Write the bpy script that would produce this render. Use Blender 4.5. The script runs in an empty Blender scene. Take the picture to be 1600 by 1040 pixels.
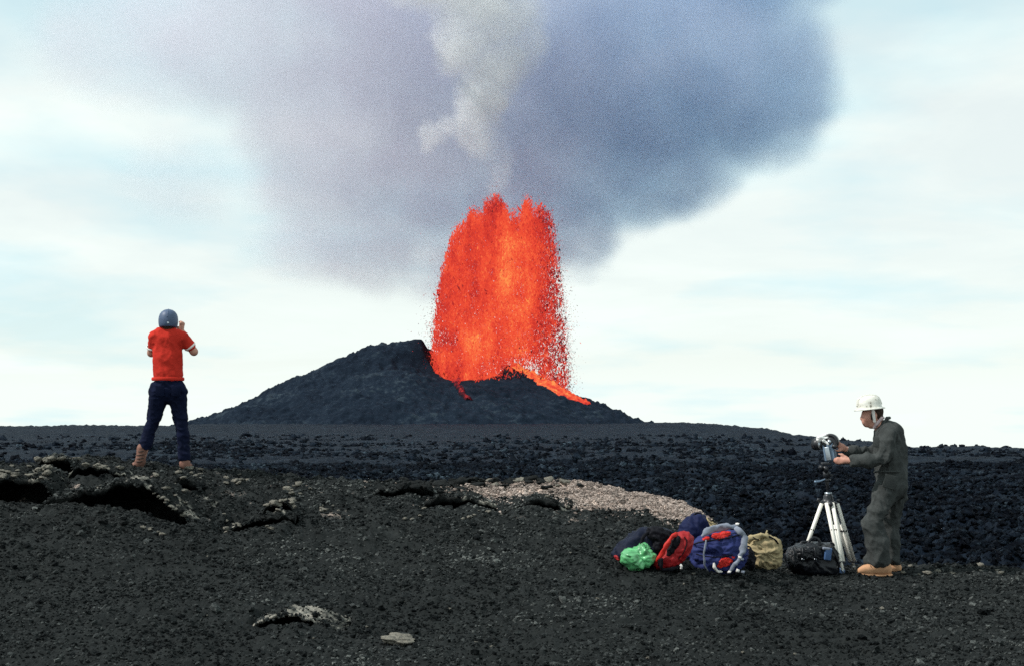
import bpy, bmesh, math, random
import numpy as np
from mathutils import Vector, Matrix, Euler

# ------------------------------------------------------------------ camera, sky, sun, exposure
SC = bpy.context.scene
COL = SC.collection
F = 2222.0                      # focal length in photograph pixels (50 mm on 36 mm film)
EYE = 1.6
TH = math.atan((655.0 - 520.0) / F)
cam_data = bpy.data.cameras.new('camera')
cam_data.sensor_width = 36.0
cam_data.lens = 50.0
cam_data.clip_start = 0.1
cam_data.clip_end = 20000.0
cam = bpy.data.objects.new('camera', cam_data)
COL.objects.link(cam)
cam.location = (0, 0, EYE)
cam.rotation_euler = (math.pi / 2 + TH, 0, 0)
SC.camera = cam

SUN_DIR = Vector((-0.70, -0.16, 0.80)).normalized()     # towards the sun: high, from the left
SUN_EL = math.asin(SUN_DIR.z)
SUN_AZ = math.atan2(SUN_DIR.x, SUN_DIR.y)
sun_data = bpy.data.lights.new('sun', 'SUN')
sun_data.energy = 3.8
sun_data.angle = math.radians(1.5)
sun_data.color = (1.0, 0.965, 0.92)
sun = bpy.data.objects.new('sun', sun_data)
COL.objects.link(sun)
sun.location = (0, 0, 60)
sun.rotation_euler = SUN_DIR.to_track_quat('Z', 'Y').to_euler()

world = bpy.data.worlds.new('World')
SC.world = world
world.use_nodes = True
wt = world.node_tree
wt.nodes.clear()

def nd(t, typ, **kw):
    n = t.nodes.new(typ)
    for k, v in kw.items():
        if k.startswith('i_'):
            n.inputs[k[2:].replace('_', ' ')].default_value = v
        else:
            setattr(n, k, v)
    return n

SKY_OFF = (4.0, 7.0, 0.0)      # where the cloud sheet stands
def build_world():
    t = wt
    out = nd(t, 'ShaderNodeOutputWorld')
    bg = nd(t, 'ShaderNodeBackground')
    bg.inputs['Strength'].default_value = 0.1
    sky = nd(t, 'ShaderNodeTexSky', sky_type='NISHITA', sun_disc=False)
    sky.sun_elevation = SUN_EL
    sky.sun_rotation = SUN_AZ % (2 * math.pi)
    sky.altitude = 800
    sky.dust_density = 0.3
    sky.air_density = 1.2
    # a thin, bright, broken cloud sheet: coordinates of a layer overhead
    tc = nd(t, 'ShaderNodeTexCoord')
    sep = nd(t, 'ShaderNodeSeparateXYZ')
    t.links.new(tc.outputs['Generated'], sep.inputs[0])
    ab = nd(t, 'ShaderNodeMath', operation='ABSOLUTE')
    t.links.new(sep.outputs['Z'], ab.inputs[0])
    ad = nd(t, 'ShaderNodeMath', operation='ADD'); ad.inputs[1].default_value = 0.16
    t.links.new(ab.outputs[0], ad.inputs[0])
    cmb = nd(t, 'ShaderNodeCombineXYZ')
    for ax in 'XY':
        dv = nd(t, 'ShaderNodeMath', operation='DIVIDE')
        t.links.new(sep.outputs[ax], dv.inputs[0]); t.links.new(ad.outputs[0], dv.inputs[1])
        t.links.new(dv.outputs[0], cmb.inputs[ax])
    off = nd(t, 'ShaderNodeVectorMath', operation='ADD'); off.inputs[1].default_value = SKY_OFF
    t.links.new(cmb.outputs[0], off.inputs[0]); cmb = off
    n1 = nd(t, 'ShaderNodeTexNoise'); n1.inputs['Scale'].default_value = 0.95
    n1.inputs['Detail'].default_value = 7; n1.inputs['Roughness'].default_value = 0.56
    n1.inputs['Distortion'].default_value = 0.5
    t.links.new(cmb.outputs[0], n1.inputs['Vector'])
    r1 = nd(t, 'ShaderNodeValToRGB')
    r1.color_ramp.elements[0].position = 0.40; r1.color_ramp.elements[0].color = (0.80, 0.80, 0.80, 1)
    r1.color_ramp.elements[1].position = 0.62; r1.color_ramp.elements[1].color = (1, 1, 1, 1)
    t.links.new(n1.outputs['Fac'], r1.inputs[0])
    # towards the horizon the sheet closes up
    hz = nd(t, 'ShaderNodeMapRange'); hz.inputs['From Min'].default_value = 0.02; hz.inputs['From Max'].default_value = 0.20
    hz.inputs['To Min'].default_value = 0.96; hz.inputs['To Max'].default_value = 0.0
    t.links.new(ab.outputs[0], hz.inputs[0])
    mx = nd(t, 'ShaderNodeMath', operation='MAXIMUM')
    t.links.new(r1.outputs[0], mx.inputs[0]); t.links.new(hz.outputs[0], mx.inputs[1])
    n2 = nd(t, 'ShaderNodeTexNoise'); n2.inputs['Scale'].default_value = 1.3; n2.inputs['Detail'].default_value = 5
    t.links.new(cmb.outputs[0], n2.inputs['Vector'])
    n2c = nd(t, 'ShaderNodeMapRange'); n2c.inputs['From Min'].default_value = 0.34; n2c.inputs['From Max'].default_value = 0.62
    t.links.new(n2.outputs['Fac'], n2c.inputs[0])
    # clouds crowd and whiten with distance, towards the horizon
    hz2 = nd(t, 'ShaderNodeMapRange'); hz2.inputs['From Min'].default_value = 0.03; hz2.inputs['From Max'].default_value = 0.22; hz2.inputs['To Min'].default_value = 0.55; hz2.inputs['To Max'].default_value = 0.0
    t.links.new(ab.outputs[0], hz2.inputs[0])
    n2m = nd(t, 'ShaderNodeMath', operation='ADD', use_clamp=True); t.links.new(n2c.outputs[0], n2m.inputs[0]); t.links.new(hz2.outputs[0], n2m.inputs[1])
    cc = nd(t, 'ShaderNodeMix', data_type='RGBA')
    cc.inputs['A'].default_value = (6.4, 9.2, 9.8, 1)
    cc.inputs['B'].default_value = (9.5, 10.3, 9.9, 1)
    t.links.new(n2m.outputs[0], cc.inputs['Factor'])
    mix = nd(t, 'ShaderNodeMix', data_type='RGBA')
    t.links.new(mx.outputs[0], mix.inputs['Factor'])
    t.links.new(sky.outputs[0], mix.inputs['A'])
    t.links.new(cc.outputs['Result'], mix.inputs['B'])
    t.links.new(mix.outputs['Result'], bg.inputs['Color'])
    t.links.new(bg.outputs[0], out.inputs['Surface'])
build_world()

vs = SC.view_settings
vs.view_transform = 'Standard'; vs.look = 'None'; vs.exposure = 0.0; vs.gamma = 1.0
vs.use_curve_mapping = False
SC.render.engine = 'CYCLES'
SC.cycles.max_bounces = 8
SC.cycles.diffuse_bounces = 2
SC.cycles.glossy_bounces = 2
SC.cycles.transparent_max_bounces = 8
SC.cycles.volume_bounces = 2
SC.cycles.sample_clamp_indirect = 3.0
SC.cycles.sample_clamp_direct = 6.0
SC.cycles.volume_step_rate = 3.0
SC.cycles.volume_max_steps = 128
SC.cycles.use_denoising = False      # the photograph has film grain of its own

# ------------------------------------------------------------------ helpers
RNG = np.random.default_rng(7)
random.seed(7)
CT, ST = math.cos(TH), math.sin(TH)

def P(px, py, d):
    """world point at forward distance d that lies along the sight line of a photograph pixel"""
    a, b = (px - 800.0) / F, (520.0 - py) / F
    v = Vector((a, CT - b * ST, ST + b * CT))
    v *= d / v.y
    return Vector((v.x, v.y, v.z + EYE))

def tag(o, label=None, cat=None, group=None, kind=None):
    if label: o['label'] = label
    if cat: o['category'] = cat
    if group: o['group'] = group
    if kind: o['kind'] = kind
    return o

def link(name, me, mat=None, parent=None, smooth=True):
    o = bpy.data.objects.new(name, me)
    COL.objects.link(o)
    if mat is not None:
        me.materials.append(mat)
    if smooth:
        me.polygons.foreach_set('use_smooth', np.ones(len(me.polygons), bool))
    if parent is not None:
        o.parent = parent
    return o

def mesh_np(name, v, f):
    """fast mesh from a vertex array and an (n,3)/(n,4) face array"""
    v = np.ascontiguousarray(v, np.float32); f = np.ascontiguousarray(f, np.int32)
    me = bpy.data.meshes.new(name)
    n, k = f.shape
    me.vertices.add(len(v)); me.vertices.foreach_set('co', v.ravel())
    me.loops.add(n * k); me.loops.foreach_set('vertex_index', f.ravel())
    me.polygons.add(n)
    me.polygons.foreach_set('loop_start', np.arange(0, n * k, k, dtype=np.int32))
    me.polygons.foreach_set('loop_total', np.full(n, k, np.int32))
    me.update(calc_edges=True)
    return me

def grid_faces(nr, nc):
    i = np.arange(nr * nc, dtype=np.int32).reshape(nr, nc)
    return np.stack([i[:-1, :-1], i[:-1, 1:], i[1:, 1:], i[1:, :-1]], -1).reshape(-1, 4)

def add_attr(me, name, data):
    a = me.attributes.new(name, 'FLOAT', 'POINT')
    a.data.foreach_set('value', np.ascontiguousarray(data, np.float32).ravel())

def empty(name, loc=(0, 0, 0), rz=0.0):
    o = bpy.data.objects.new(name, None)
    COL.objects.link(o)
    o.location = loc
    o.rotation_euler = (0, 0, rz)
    o.empty_display_size = 0.2
    return o

def _hash(ix, iy, iz, seed):
    h = (ix.astype(np.uint32) * np.uint32(374761393) + iy.astype(np.uint32) * np.uint32(668265263)
         + iz.astype(np.uint32) * np.uint32(2147483647 - 1000) + np.uint32((seed * 974634721) & 0xffffffff))
    h = (h ^ (h >> np.uint32(13))) * np.uint32(1274126177)
    h = (h ^ (h >> np.uint32(16))) * np.uint32(2246822519)
    return h ^ (h >> np.uint32(15))

def noise2(x, y, seed=0):
    x = np.asarray(x, np.float64); y = np.asarray(y, np.float64)
    x0 = np.floor(x); y0 = np.floor(y)
    fx, fy = x - x0, y - y0
    ix, iy = x0.astype(np.int64) & 0xffffffff, y0.astype(np.int64) & 0xffffffff
    z = np.zeros_like(ix)
    u = fx * fx * fx * (fx * (fx * 6 - 15) + 10); v = fy * fy * fy * (fy * (fy * 6 - 15) + 10)
    def g(dx, dy):
        a = _hash((ix + dx) & 0xffffffff, (iy + dy) & 0xffffffff, z, seed).astype(np.float64) * (2 * math.pi / 4294967296.0)
        return np.cos(a) * (fx - dx) + np.sin(a) * (fy - dy)
    n0 = g(0, 0) * (1 - u) + g(1, 0) * u
    n1 = g(0, 1) * (1 - u) + g(1, 1) * u
    return (n0 * (1 - v) + n1 * v) * 1.5

def fbm(x, y, octv=4, seed=0, rough=0.5, billow=False):
    s = 0.0; a = 1.0; k = 1.0
    for o in range(octv):
        n = noise2(np.asarray(x) * k + 17.3 * o, np.asarray(y) * k - 9.1 * o, seed + o)
        s = s + a * (np.abs(n) * 2 - 0.5 if billow else n)
        a *= rough; k *= 2.03
    return s

def noise3(p, seed=0):
    """3D value-like noise from three blended 2D slices (enough for lumps and folds)"""
    x, y, z = p[:, 0], p[:, 1], p[:, 2]
    return (noise2(x + 0.37 * z, y - 0.21 * z, seed) + noise2(y + 5.1, z + 0.31 * x, seed + 31) + noise2(z - 2.2, x + 0.27 * y, seed + 57)) * 0.6

def sstep(a, b, x):
    t = np.clip((np.asarray(x, float) - a) / (b - a), 0, 1)
    return t * t * (3 - 2 * t)

# ------------------------------------------------------------------ materials
def new_mat(name):
    m = bpy.data.materials.new(name)
    m.use_nodes = True
    t = m.node_tree
    b = t.nodes['Principled BSDF']
    return m, t, b

def cloth_mat(name, col, rough=0.9, var=0.25, scale=60.0, bump=0.25, spec=0.2, weave=True, sheen=0.0):
    m, t, b = new_mat(name)
    tc = nd(t, 'ShaderNodeTexCoord')
    n1 = nd(t, 'ShaderNodeTexNoise'); n1.inputs['Scale'].default_value = 6.0; n1.inputs['Detail'].default_value = 6
    n2 = nd(t, 'ShaderNodeTexNoise'); n2.inputs['Scale'].default_value = scale; n2.inputs['Detail'].default_value = 3
    t.links.new(tc.outputs['Object'], n1.inputs['Vector']); t.links.new(tc.outputs['Object'], n2.inputs['Vector'])
    mixf = nd(t, 'ShaderNodeMath', operation='MULTIPLY_ADD'); mixf.inputs[1].default_value = 0.6; 
    t.links.new(n1.outputs['Fac'], mixf.inputs[0])
    mm = nd(t, 'ShaderNodeMath', operation='MULTIPLY'); mm.inputs[1].default_value = 0.4
    t.links.new(n2.outputs['Fac'], mm.inputs[0]); t.links.new(mm.outputs[0], mixf.inputs[2])
    cr = nd(t, 'ShaderNodeValToRGB')
    cr.color_ramp.elements[0].position = 0.3; cr.color_ramp.elements[1].position = 0.7
    cr.color_ramp.elements[0].color = (*[c * (1 - var) for c in col], 1)
    cr.color_ramp.elements[1].color = (*[min(1, c * (1 + var)) for c in col], 1)
    t.links.new(mixf.outputs[0], cr.inputs[0]); t.links.new(cr.outputs[0], b.inputs['Base Color'])
    b.inputs['Roughness'].default_value = rough
    b.inputs['Specular IOR Level'].default_value = spec
    b.inputs['Sheen Weight'].default_value = sheen
    bp = nd(t, 'ShaderNodeBump'); bp.inputs['Strength'].default_value = bump; bp.inputs['Distance'].default_value = 0.01
    t.links.new(mixf.outputs[0], bp.inputs['Height']); t.links.new(bp.outputs[0], b.inputs['Normal'])
    return m

def plain_mat(name, col, rough=0.5, metal=0.0, spec=0.5, var=0.15, scale=30):
    m = cloth_mat(name, col, rough, var, scale, 0.08, spec)
    m.node_tree.nodes['Principled BSDF'].inputs['Metallic'].default_value = metal
    return m

def rock_mat(name, dark, mid, pale, pale_at=0.62, scale=9.0, rough=0.9, bump=0.7, dist=0.02, attr=None, rand=False, detail_scale=70.0, spec=0.06, patch=0.8):
    """lava rock: dark base, mottled, pale crust where the noise is high; attr (0..1) adds pale crust"""
    m, t, b = new_mat(name)
    tc = nd(t, 'ShaderNodeTexCoord')
    vec = tc.outputs['Object']
    n1 = nd(t, 'ShaderNodeTexNoise'); n1.inputs['Scale'].default_value = scale; n1.inputs['Detail'].default_value = 8; n1.inputs['Roughness'].default_value = 0.65
    n2 = nd(t, 'ShaderNodeTexNoise'); n2.inputs['Scale'].default_value = detail_scale; n2.inputs['Detail'].default_value = 5; n2.inputs['Roughness'].default_value = 0.7
    t.links.new(vec, n1.inputs['Vector']); t.links.new(vec, n2.inputs['Vector'])
    s = nd(t, 'ShaderNodeMath', operation='MULTIPLY_ADD'); s.inputs[1].default_value = 0.5
    h = nd(t, 'ShaderNodeMath', operation='MULTIPLY'); h.inputs[1].default_value = 0.5
    t.links.new(n2.outputs['Fac'], h.inputs[0]); t.links.new(n1.outputs['Fac'], s.inputs[0]); t.links.new(h.outputs[0], s.inputs[2])
    fac = s.outputs[0]
    if rand:
        oi = nd(t, 'ShaderNodeObjectInfo')
        r = nd(t, 'ShaderNodeMath', operation='MULTIPLY_ADD'); r.inputs[1].default_value = 0.5; 
        sub = nd(t, 'ShaderNodeMath', operation='SUBTRACT'); sub.inputs[1].default_value = 0.25
        t.links.new(fac, sub.inputs[0])
        t.links.new(oi.outputs['Random'], r.inputs[0]); t.links.new(sub.outputs[0], r.inputs[2])
        # patches of finer / dustier material across the slope
        pn = nd(t, 'ShaderNodeTexNoise'); pn.inputs['Scale'].default_value = patch; pn.inputs['Detail'].default_value = 4
        t.links.new(oi.outputs['Location'], pn.inputs['Vector'])
        pm = nd(t, 'ShaderNodeMath', operation='MULTIPLY_ADD'); pm.inputs[1].default_value = 0.85; pm.inputs[2].default_value = -0.425
        t.links.new(pn.outputs['Fac'], pm.inputs[0])
        pa = nd(t, 'ShaderNodeMath', operation='ADD')
        t.links.new(pm.outputs[0], pa.inputs[0]); t.links.new(r.outputs[0], pa.inputs[1])
        fac = pa.outputs[0]
    if attr:
        at = nd(t, 'ShaderNodeAttribute', attribute_name=attr)
        a2 = nd(t, 'ShaderNodeMath', operation='ADD')
        t.links.new(at.outputs['Fac'], a2.inputs[0]); t.links.new(fac, a2.inputs[1])
        fac = a2.outputs[0]
    cr = nd(t, 'ShaderNodeValToRGB')
    e = cr.color_ramp.elements
    e[0].position = 0.34; e[0].color = (*dark, 1)
    e[1].position = pale_at + 0.16; e[1].color = (*pale, 1)
    k = e.new(pale_at - 0.06); k.color = (*mid, 1)
    t.links.new(fac, cr.inputs[0]); t.links.new(cr.outputs[0], b.inputs['Base Color'])
    b.inputs['Roughness'].default_value = rough
    b.inputs['Specular IOR Level'].default_value = spec
    bp = nd(t, 'ShaderNodeBump'); bp.inputs['Strength'].default_value = bump; bp.inputs['Distance'].default_value = dist
    t.links.new(s.outputs[0], bp.inputs['Height']); t.links.new(bp.outputs[0], b.inputs['Normal'])
    return m

M = {}
M['cinder'] = rock_mat('cinder_ground', (0.0070, 0.0082, 0.0084), (0.026, 0.0290, 0.0288), (0.64, 0.50, 0.42), 0.78, 3.0, 0.9, 0.9, 0.03, attr='pale', detail_scale=38)
M['gravel'] = rock_mat('cinder_gravel', (0.0048, 0.0062, 0.0068), (0.0500, 0.0550, 0.0545), (0.23, 0.24, 0.225), 0.79, 10, 0.82, 0.5, 0.3, rand=True, detail_scale=2.5)
M['field'] = rock_mat('aa_lava', (0.0018, 0.0034, 0.0072), (0.0062, 0.0115, 0.0205), (0.040, 0.060, 0.080), 0.60, 0.22, 0.75, 1.0, 0.35, detail_scale=2.2)
M['clinker'] = rock_mat('aa_clinker', (0.0022, 0.0040, 0.0085), (0.0105, 0.0185, 0.031), (0.095, 0.135, 0.170), 0.78, 3, 0.7, 0.8, 0.3, rand=True, detail_scale=9, patch=0.12)
M['crust'] = rock_mat('lava_crust', (0.007, 0.008, 0.008), (0.021, 0.023, 0.0225), (0.30, 0.28, 0.24), 0.76, 5, 0.88, 1.0, 0.02, attr='pale', detail_scale=42)
M['palerock'] = rock_mat('pale_rock', (0.020, 0.021, 0.020), (0.11, 0.105, 0.092), (0.42, 0.38, 0.31), 0.50, 8, 0.9, 0.9, 0.02, detail_scale=40)
M['pinkrock'] = rock_mat('pinkish_gravel', (0.20, 0.16, 0.14), (0.52, 0.415, 0.36), (0.70, 0.585, 0.52), 0.62, 6, 0.9, 0.6, 0.3, rand=True, detail_scale=4)
M['darkrock'] = rock_mat('dark_rock', (0.006, 0.007, 0.0075), (0.024, 0.026, 0.026), (0.14, 0.14, 0.125), 0.66, 7, 0.85, 1.0, 0.02, detail_scale=45)
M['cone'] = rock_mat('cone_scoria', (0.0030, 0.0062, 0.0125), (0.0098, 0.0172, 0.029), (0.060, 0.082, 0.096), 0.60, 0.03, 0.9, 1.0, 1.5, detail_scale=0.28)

# ------------------------------------------------------------------ terrain
def interp(x, xs, ys):
    return np.interp(x, xs, ys)

CR_PX = [-600, 0, 300, 600, 800, 930, 1000, 1060, 1100, 1150, 1220, 1300, 1450, 1600, 2200]
CR_D = [16.0, 16.4, 16.5, 16.8, 17.0, 16.8, 16.5, 15.9, 15.5, 15.0, 14.6, 14.4, 14.4, 14.2, 14.0]
CR_RISE = [0.92, 0.92, 0.92, 0.70, 0.72, 0.70, 0.63, 0.52, 0.40, 0.20, 0.03, 0.0, -0.02, -0.05, -0.1]

# broken crusts: front lip (px, y of the lip, y of the floor below it), distance, reach to the back, name
LIPS = [
    ('A', [(-90, 750, 772), (-40, 750, 778), (0, 749, 782), (35, 746, 785), (62, 748, 787), (80, 760, 786), (88, 776, 784)], 14.2, 1.5),
    ('B', [(72, 777, 781), (100, 771, 786), (122, 768, 784), (135, 764, 790), (158, 762, 789), (178, 753, 793), (205, 754, 795), (225, 758, 796), (245, 766, 806), (268, 783, 815), (290, 800, 822), (306, 813, 827), (326, 828, 832)], 13.7, 1.3),
    ('C', [(242, 753, 755), (262, 747, 762), (285, 748, 765), (305, 755, 765), (322, 763, 766)], 14.9, 0.8),
    ('F1', [(46, 727, 731), (62, 719, 738), (88, 716, 739), (112, 721, 739), (122, 731, 736)], 15.4, 0.7),
    ('F2', [(108, 735, 738), (124, 727, 743), (150, 729, 743), (175, 733, 742), (196, 741, 744)], 15.0, 0.7),
    ('D', [(338, 833, 836), (365, 821, 833), (400, 812, 825), (440, 803, 815), (462, 802, 806)], 13.3, 0.6),
    ('H', [(408, 800, 803), (424, 786, 806), (440, 781, 805), (454, 787, 803), (464, 800, 802)], 13.9, 0.5),
    ('E0', [(572, 774, 776), (594, 766, 775), (612, 764, 778), (640, 757, 771), (668, 762, 775), (700, 770, 774)], 15.7, 0.8),
    ('E1', [(648, 792, 794), (672, 782, 793), (690, 774, 791), (712, 773, 793), (735, 774, 787), (752, 781, 790), (776, 788, 791)], 14.8, 0.8),
    ('E2', [(786, 794, 796), (812, 785, 793), (836, 775, 788), (852, 777, 793), (870, 782, 798), (888, 796, 801)], 14.5, 0.8),
    ('K', [(384, 981, 983), (404, 971, 977), (426, 963, 977), (446, 957, 977), (466, 962, 973), (486, 966, 974), (510, 973, 979), (546, 988, 990)], 9.55, 0.5),
]
LIPW = []
for nm, pts, d, reach in LIPS:
    lip = np.array([P(a, b, d) for a, b, c in pts]); flo = np.array([P(a, c, d) for a, b, c in pts])
    LIPW.append((nm, lip[:, 0], lip[:, 2], flo[:, 2], d, reach))

def near_base(x, y):
    x = np.asarray(x, float); y = np.asarray(y, float)
    px = 800 + F * x / np.maximum(y, 2.0)
    dc = interp(px, CR_PX, CR_D)
    rise = interp(px, CR_PX, CR_RISE)
    t = np.clip((y - 8.2) / (dc - 8.2), 0, 1)
    z = EYE - 1.455 + rise * t ** 1.15
    z = np.where(y < 8.2, EYE - 1.455 - 0.012 * np.clip(8.2 - y, 0, 6), z)
    past = np.maximum(y - dc, 0)
    z = z - 0.75 * past ** 2 / (past + 0.8)
    return z, px, dc

def near_z(x, y, fine=True):
    x = np.asarray(x, float); y = np.asarray(y, float)
    z, px, dc = near_base(x, y)
    rough_l = 0.45 + 0.55 * sstep(11, 13.5, y) * (1 - sstep(950, 1100, px))
    z = z + 0.085 * rough_l * fbm(x * 0.55, y * 0.55, 3, 11) + 0.045 * rough_l * fbm(x * 1.9, y * 1.9, 3, 21, billow=True) * sstep(10, 13, y)
    for nm, lx, lz, fz, d, reach in LIPW:
        w = sstep(lx[0] - 0.02, lx[0] + 0.12, x) * (1 - sstep(lx[-1] - 0.12, lx[-1] + 0.02, x))
        fl = np.interp(x, lx, fz)
        op = np.interp(x, lx, lz) - fl
        s = y - d
        # the apron in front meets the floor; under the crust the ground sinks away
        wf = w * sstep(-0.9, -0.05, s) * (1 - sstep(0.0, 0.05, s))
        z = z * (1 - wf) + (fl + 0.01 * fbm(x * 3, y * 3, 2, 5)) * wf
        wb = w * sstep(-0.02, 0.03, s) * (1 - sstep(reach * 0.72, reach * 0.98, s))
        z = z * (1 - wb) + np.minimum(z, fl - 0.10 - 0.35 * np.clip(op, 0, 0.5)) * wb
    if fine:
        z = z + 0.020 * fbm(x * 6, y * 6, 3, 41, billow=True) + 0.008 * fbm(x * 21, y * 21, 2, 51)
    return z

SK_PX = [-1200, 0, 250, 340, 600, 985, 1060, 1110, 1170, 1215, 1237, 1300, 1420, 1600, 2600]
SK_Y = [668, 666, 665, 662, 662, 661, 660, 662, 668, 673, 680, 685, 698, 700, 702]
SK_D = [480, 500, 520, 700, 800, 800, 800, 760, 430, 330, 270, 200, 140, 125, 115]

def field_z(x, y, fine=True):
    x = np.asarray(x, float); y = np.asarray(y, float)
    px = 800 + F * x / np.maximum(y, 2.0)
    ds = interp(px, SK_PX, SK_D); ys = interp(px, SK_PX, SK_Y)
    zs = -(ys - 655.0) / F * ds
    t = np.clip((y - 40) / (ds - 40), 0, 1)
    z = -2.35 * (1 - t) + zs * t
    past = np.maximum(y - ds, 0)
    z = z - 0.03 * past - 0.0004 * np.minimum(past, 50) ** 2
    z = z + EYE
    if fine:
        near = 1 - sstep(45, 130, y)
        z = z + (0.11 * near + 0.05) * fbm(x * 0.45, y * 0.45, 4, 61, 0.6, True)
        z = z + 0.10 * (1 - sstep(40, 80, y)) * fbm(x * 2.1, y * 2.1, 3, 65, 0.6, True)
        z = z + np.clip(y / 260, 0, 1.6) * 0.35 * fbm(x * 0.09, y * 0.05, 4, 71, 0.55)
        z = z + np.clip((y - 60) / 300, 0, 1.5) * 0.22 * fbm(x * 0.4, y * 0.12, 3, 75, 0.6, True)
        z = z + 0.22 * np.clip((np.interp(px, [300, 1000, 1250], [0.2, 0.4, 1.0])), 0, 1) * fbm(x * 0.13, y * 0.09, 3, 81, 0.5) * sstep(25, 60, y)
    return z

def pale_mask(x, y):
    """the bank of pale pinkish gravel along the crest: its outline in plan"""
    px = 800 + F * x / np.maximum(y, 2.0)
    dc = interp(px, CR_PX, CR_D)
    lo = interp(px, [715, 760, 860, 960, 1000, 1060, 1100], [15.95, 15.65, 15.75, 15.0, 14.95, 14.75, 14.7])
    n = 0.22 * fbm(x * 1.3, y * 1.3, 3, 91)
    m = sstep(lo - 0.40, lo + 0.30, y + n) * (1 - sstep(dc + 0.25, dc + 0.6, y))
    m = m * sstep(700, 800, px + 90 * n) * (1 - sstep(1088, 1106, px))
    hole = sstep(0.05, 0.35, fbm(x * 1.1 + 4, y * 2.2, 3, 95)) * sstep(960, 850, px)
    return m * (1 - 0.85 * hole)

def polar_grid(us, ds):
    U, D = np.meshgrid(us, ds)
    return (U * D).ravel(), D.ravel()

def build_ground():
    us = np.concatenate([np.linspace(-1.3, -0.44, 40)[:-1], np.linspace(-0.44, 0.44, 860), np.linspace(0.44, 1.3, 40)[1:]])
    ds = np.concatenate([np.linspace(0.6, 7.0, 30)[:-1], np.exp(np.linspace(math.log(7.0), math.log(19.5), 300))])
    x, y = polar_grid(us, ds)
    z = near_z(x, y)
    me = mesh_np('cinder_slope', np.stack([x, y, z], -1), grid_faces(len(ds), len(us)))
    pale = pale_mask(x, y)
    sp = fbm(x * 2.6, y * 2.6, 4, 301, 0.6)
    spk = 0.05 * fbm(x * 0.7, y * 0.7, 3, 311) + 0.24 * sstep(0.25, 0.8, sp) * sstep(12.2, 14.5, y) * (1 - sstep(1000, 1150, 800 + F * x / y))
    add_attr(me, 'pale', 0.62 * pale + spk)
    o = link('cinder_slope', me, M['cinder'])
    tag(o, 'slope of loose black cinder in the foreground, rising to the left', kind='structure')
    us = np.concatenate([np.linspace(-1.3, -0.42, 50)[:-1], np.linspace(-0.42, 0.42, 520), np.linspace(0.42, 1.3, 50)[1:]])
    ds = np.concatenate([np.exp(np.linspace(math.log(13.0), math.log(130), 330))[:-1], np.exp(np.linspace(math.log(130), math.log(1000), 190))[:-1], np.linspace(1000, 6000, 12)])
    x, y = polar_grid(us, ds)
    z = field_z(x, y)
    me = mesh_np('lava_field', np.stack([x, y, z], -1), grid_faces(len(ds), len(us)))
    o = link('lava_field', me, M['field'])
    tag(o, 'dark blue black rubble lava field stretching to the skyline', kind='structure')
build_ground()

# ------------------------------------------------------------------ the cone
CX, CY, CRAD = -23.0, 800.0, 28.0
AZ = [0, 45, 90, 135, 165, 180, 193, 203, 213, 225, 240, 258, 275, 300, 318, 338, 360]
RH = [26.5, 25, 27, 38, 44, 45.5, 44.5, 39, 32, 27, 23.6, 20.8, 20.6, 24.6, 29.6, 29.6, 26.5]
TL = ([0, .19, .33, .5, .61, .72, .88, 1, 1.3], [1, .91, .75, .56, .41, .23, .08, -0.03, -0.12])
TR = ([0, .1, .41, .6, 1, 1.3], [1, .79, .45, .29, -0.02, -0.14])

def cone_z(x, y, fine=True):
    dx, dy = np.asarray(x, float) - CX, np.asarray(y, float) - CY
    r = np.hypot(dx, dy); az = np.degrees(np.arctan2(dy, dx)) % 360
    rim = np.interp(az, AZ, RH)
    left = 0.5 - 0.5 * np.cos(np.radians(az))          # 1 on the left, 0 on the right
    L = 58 + 71 * left ** 0.9
    front = np.clip(-np.sin(np.radians(az)), 0, 1)
    L = L + 24 * front * (1 - left) + 10 * front
    rr = CRAD + 2.0 * noise2(az * 0.05, az * 0 + 3.3, 5) * sstep(0, 20, np.minimum(az, 360 - az))
    t = (r - rr) / L
    fl = np.interp(t, *TL); fr = np.interp(t, *TR)
    prof = fl * left + fr * (1 - left)
    zo = rim * prof - 3.0 * sstep(0.55, 1.2, t) - 2.0 * sstep(1.0, 1.5, t)
    zi = rim - 1.9 * np.clip(rr - r, 0, 30) ** 0.9
    zi = np.maximum(zi, 9.0)
    z = np.where(r > rr, zo, zi)
    lump = 7.0 * np.exp(-(((dx + 36) / 26) ** 2 + ((dy + 62) / 30) ** 2)) + 6.0 * np.exp(-(((dx - 14) / 12) ** 2 + ((dy + 32) / 10) ** 2))
    z = z + lump * sstep(0.02, 0.25, t)
    if fine:
        k = sstep(-0.4, 0.1, t)
        z = z + k * (1.9 * fbm(x * 0.035, y * 0.035, 4, 101) + 1.2 * fbm(x * 0.13, y * 0.13, 4, 111, 0.6, True) * sstep(0, 0.12, np.abs(t)))
    z = z - 7 * sstep(0.72, 1.0, np.maximum(np.abs(dx + 25) / 175, np.abs(dy + 15) / 133))
    return z + EYE

def build_cone():
    x, y = np.meshgrid(np.linspace(CX - 200, CX + 150, 330), np.linspace(CY - 150, CY + 120, 260))
    x = x.ravel(); y = y.ravel()
    z = cone_z(x, y)
    me = mesh_np('cinder_cone', np.stack([x, y, z], -1), grid_faces(260, 330))
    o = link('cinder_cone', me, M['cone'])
    tag(o, 'dark cinder cone with a high left rim and a breached crater', kind='structure')
build_cone()

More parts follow.
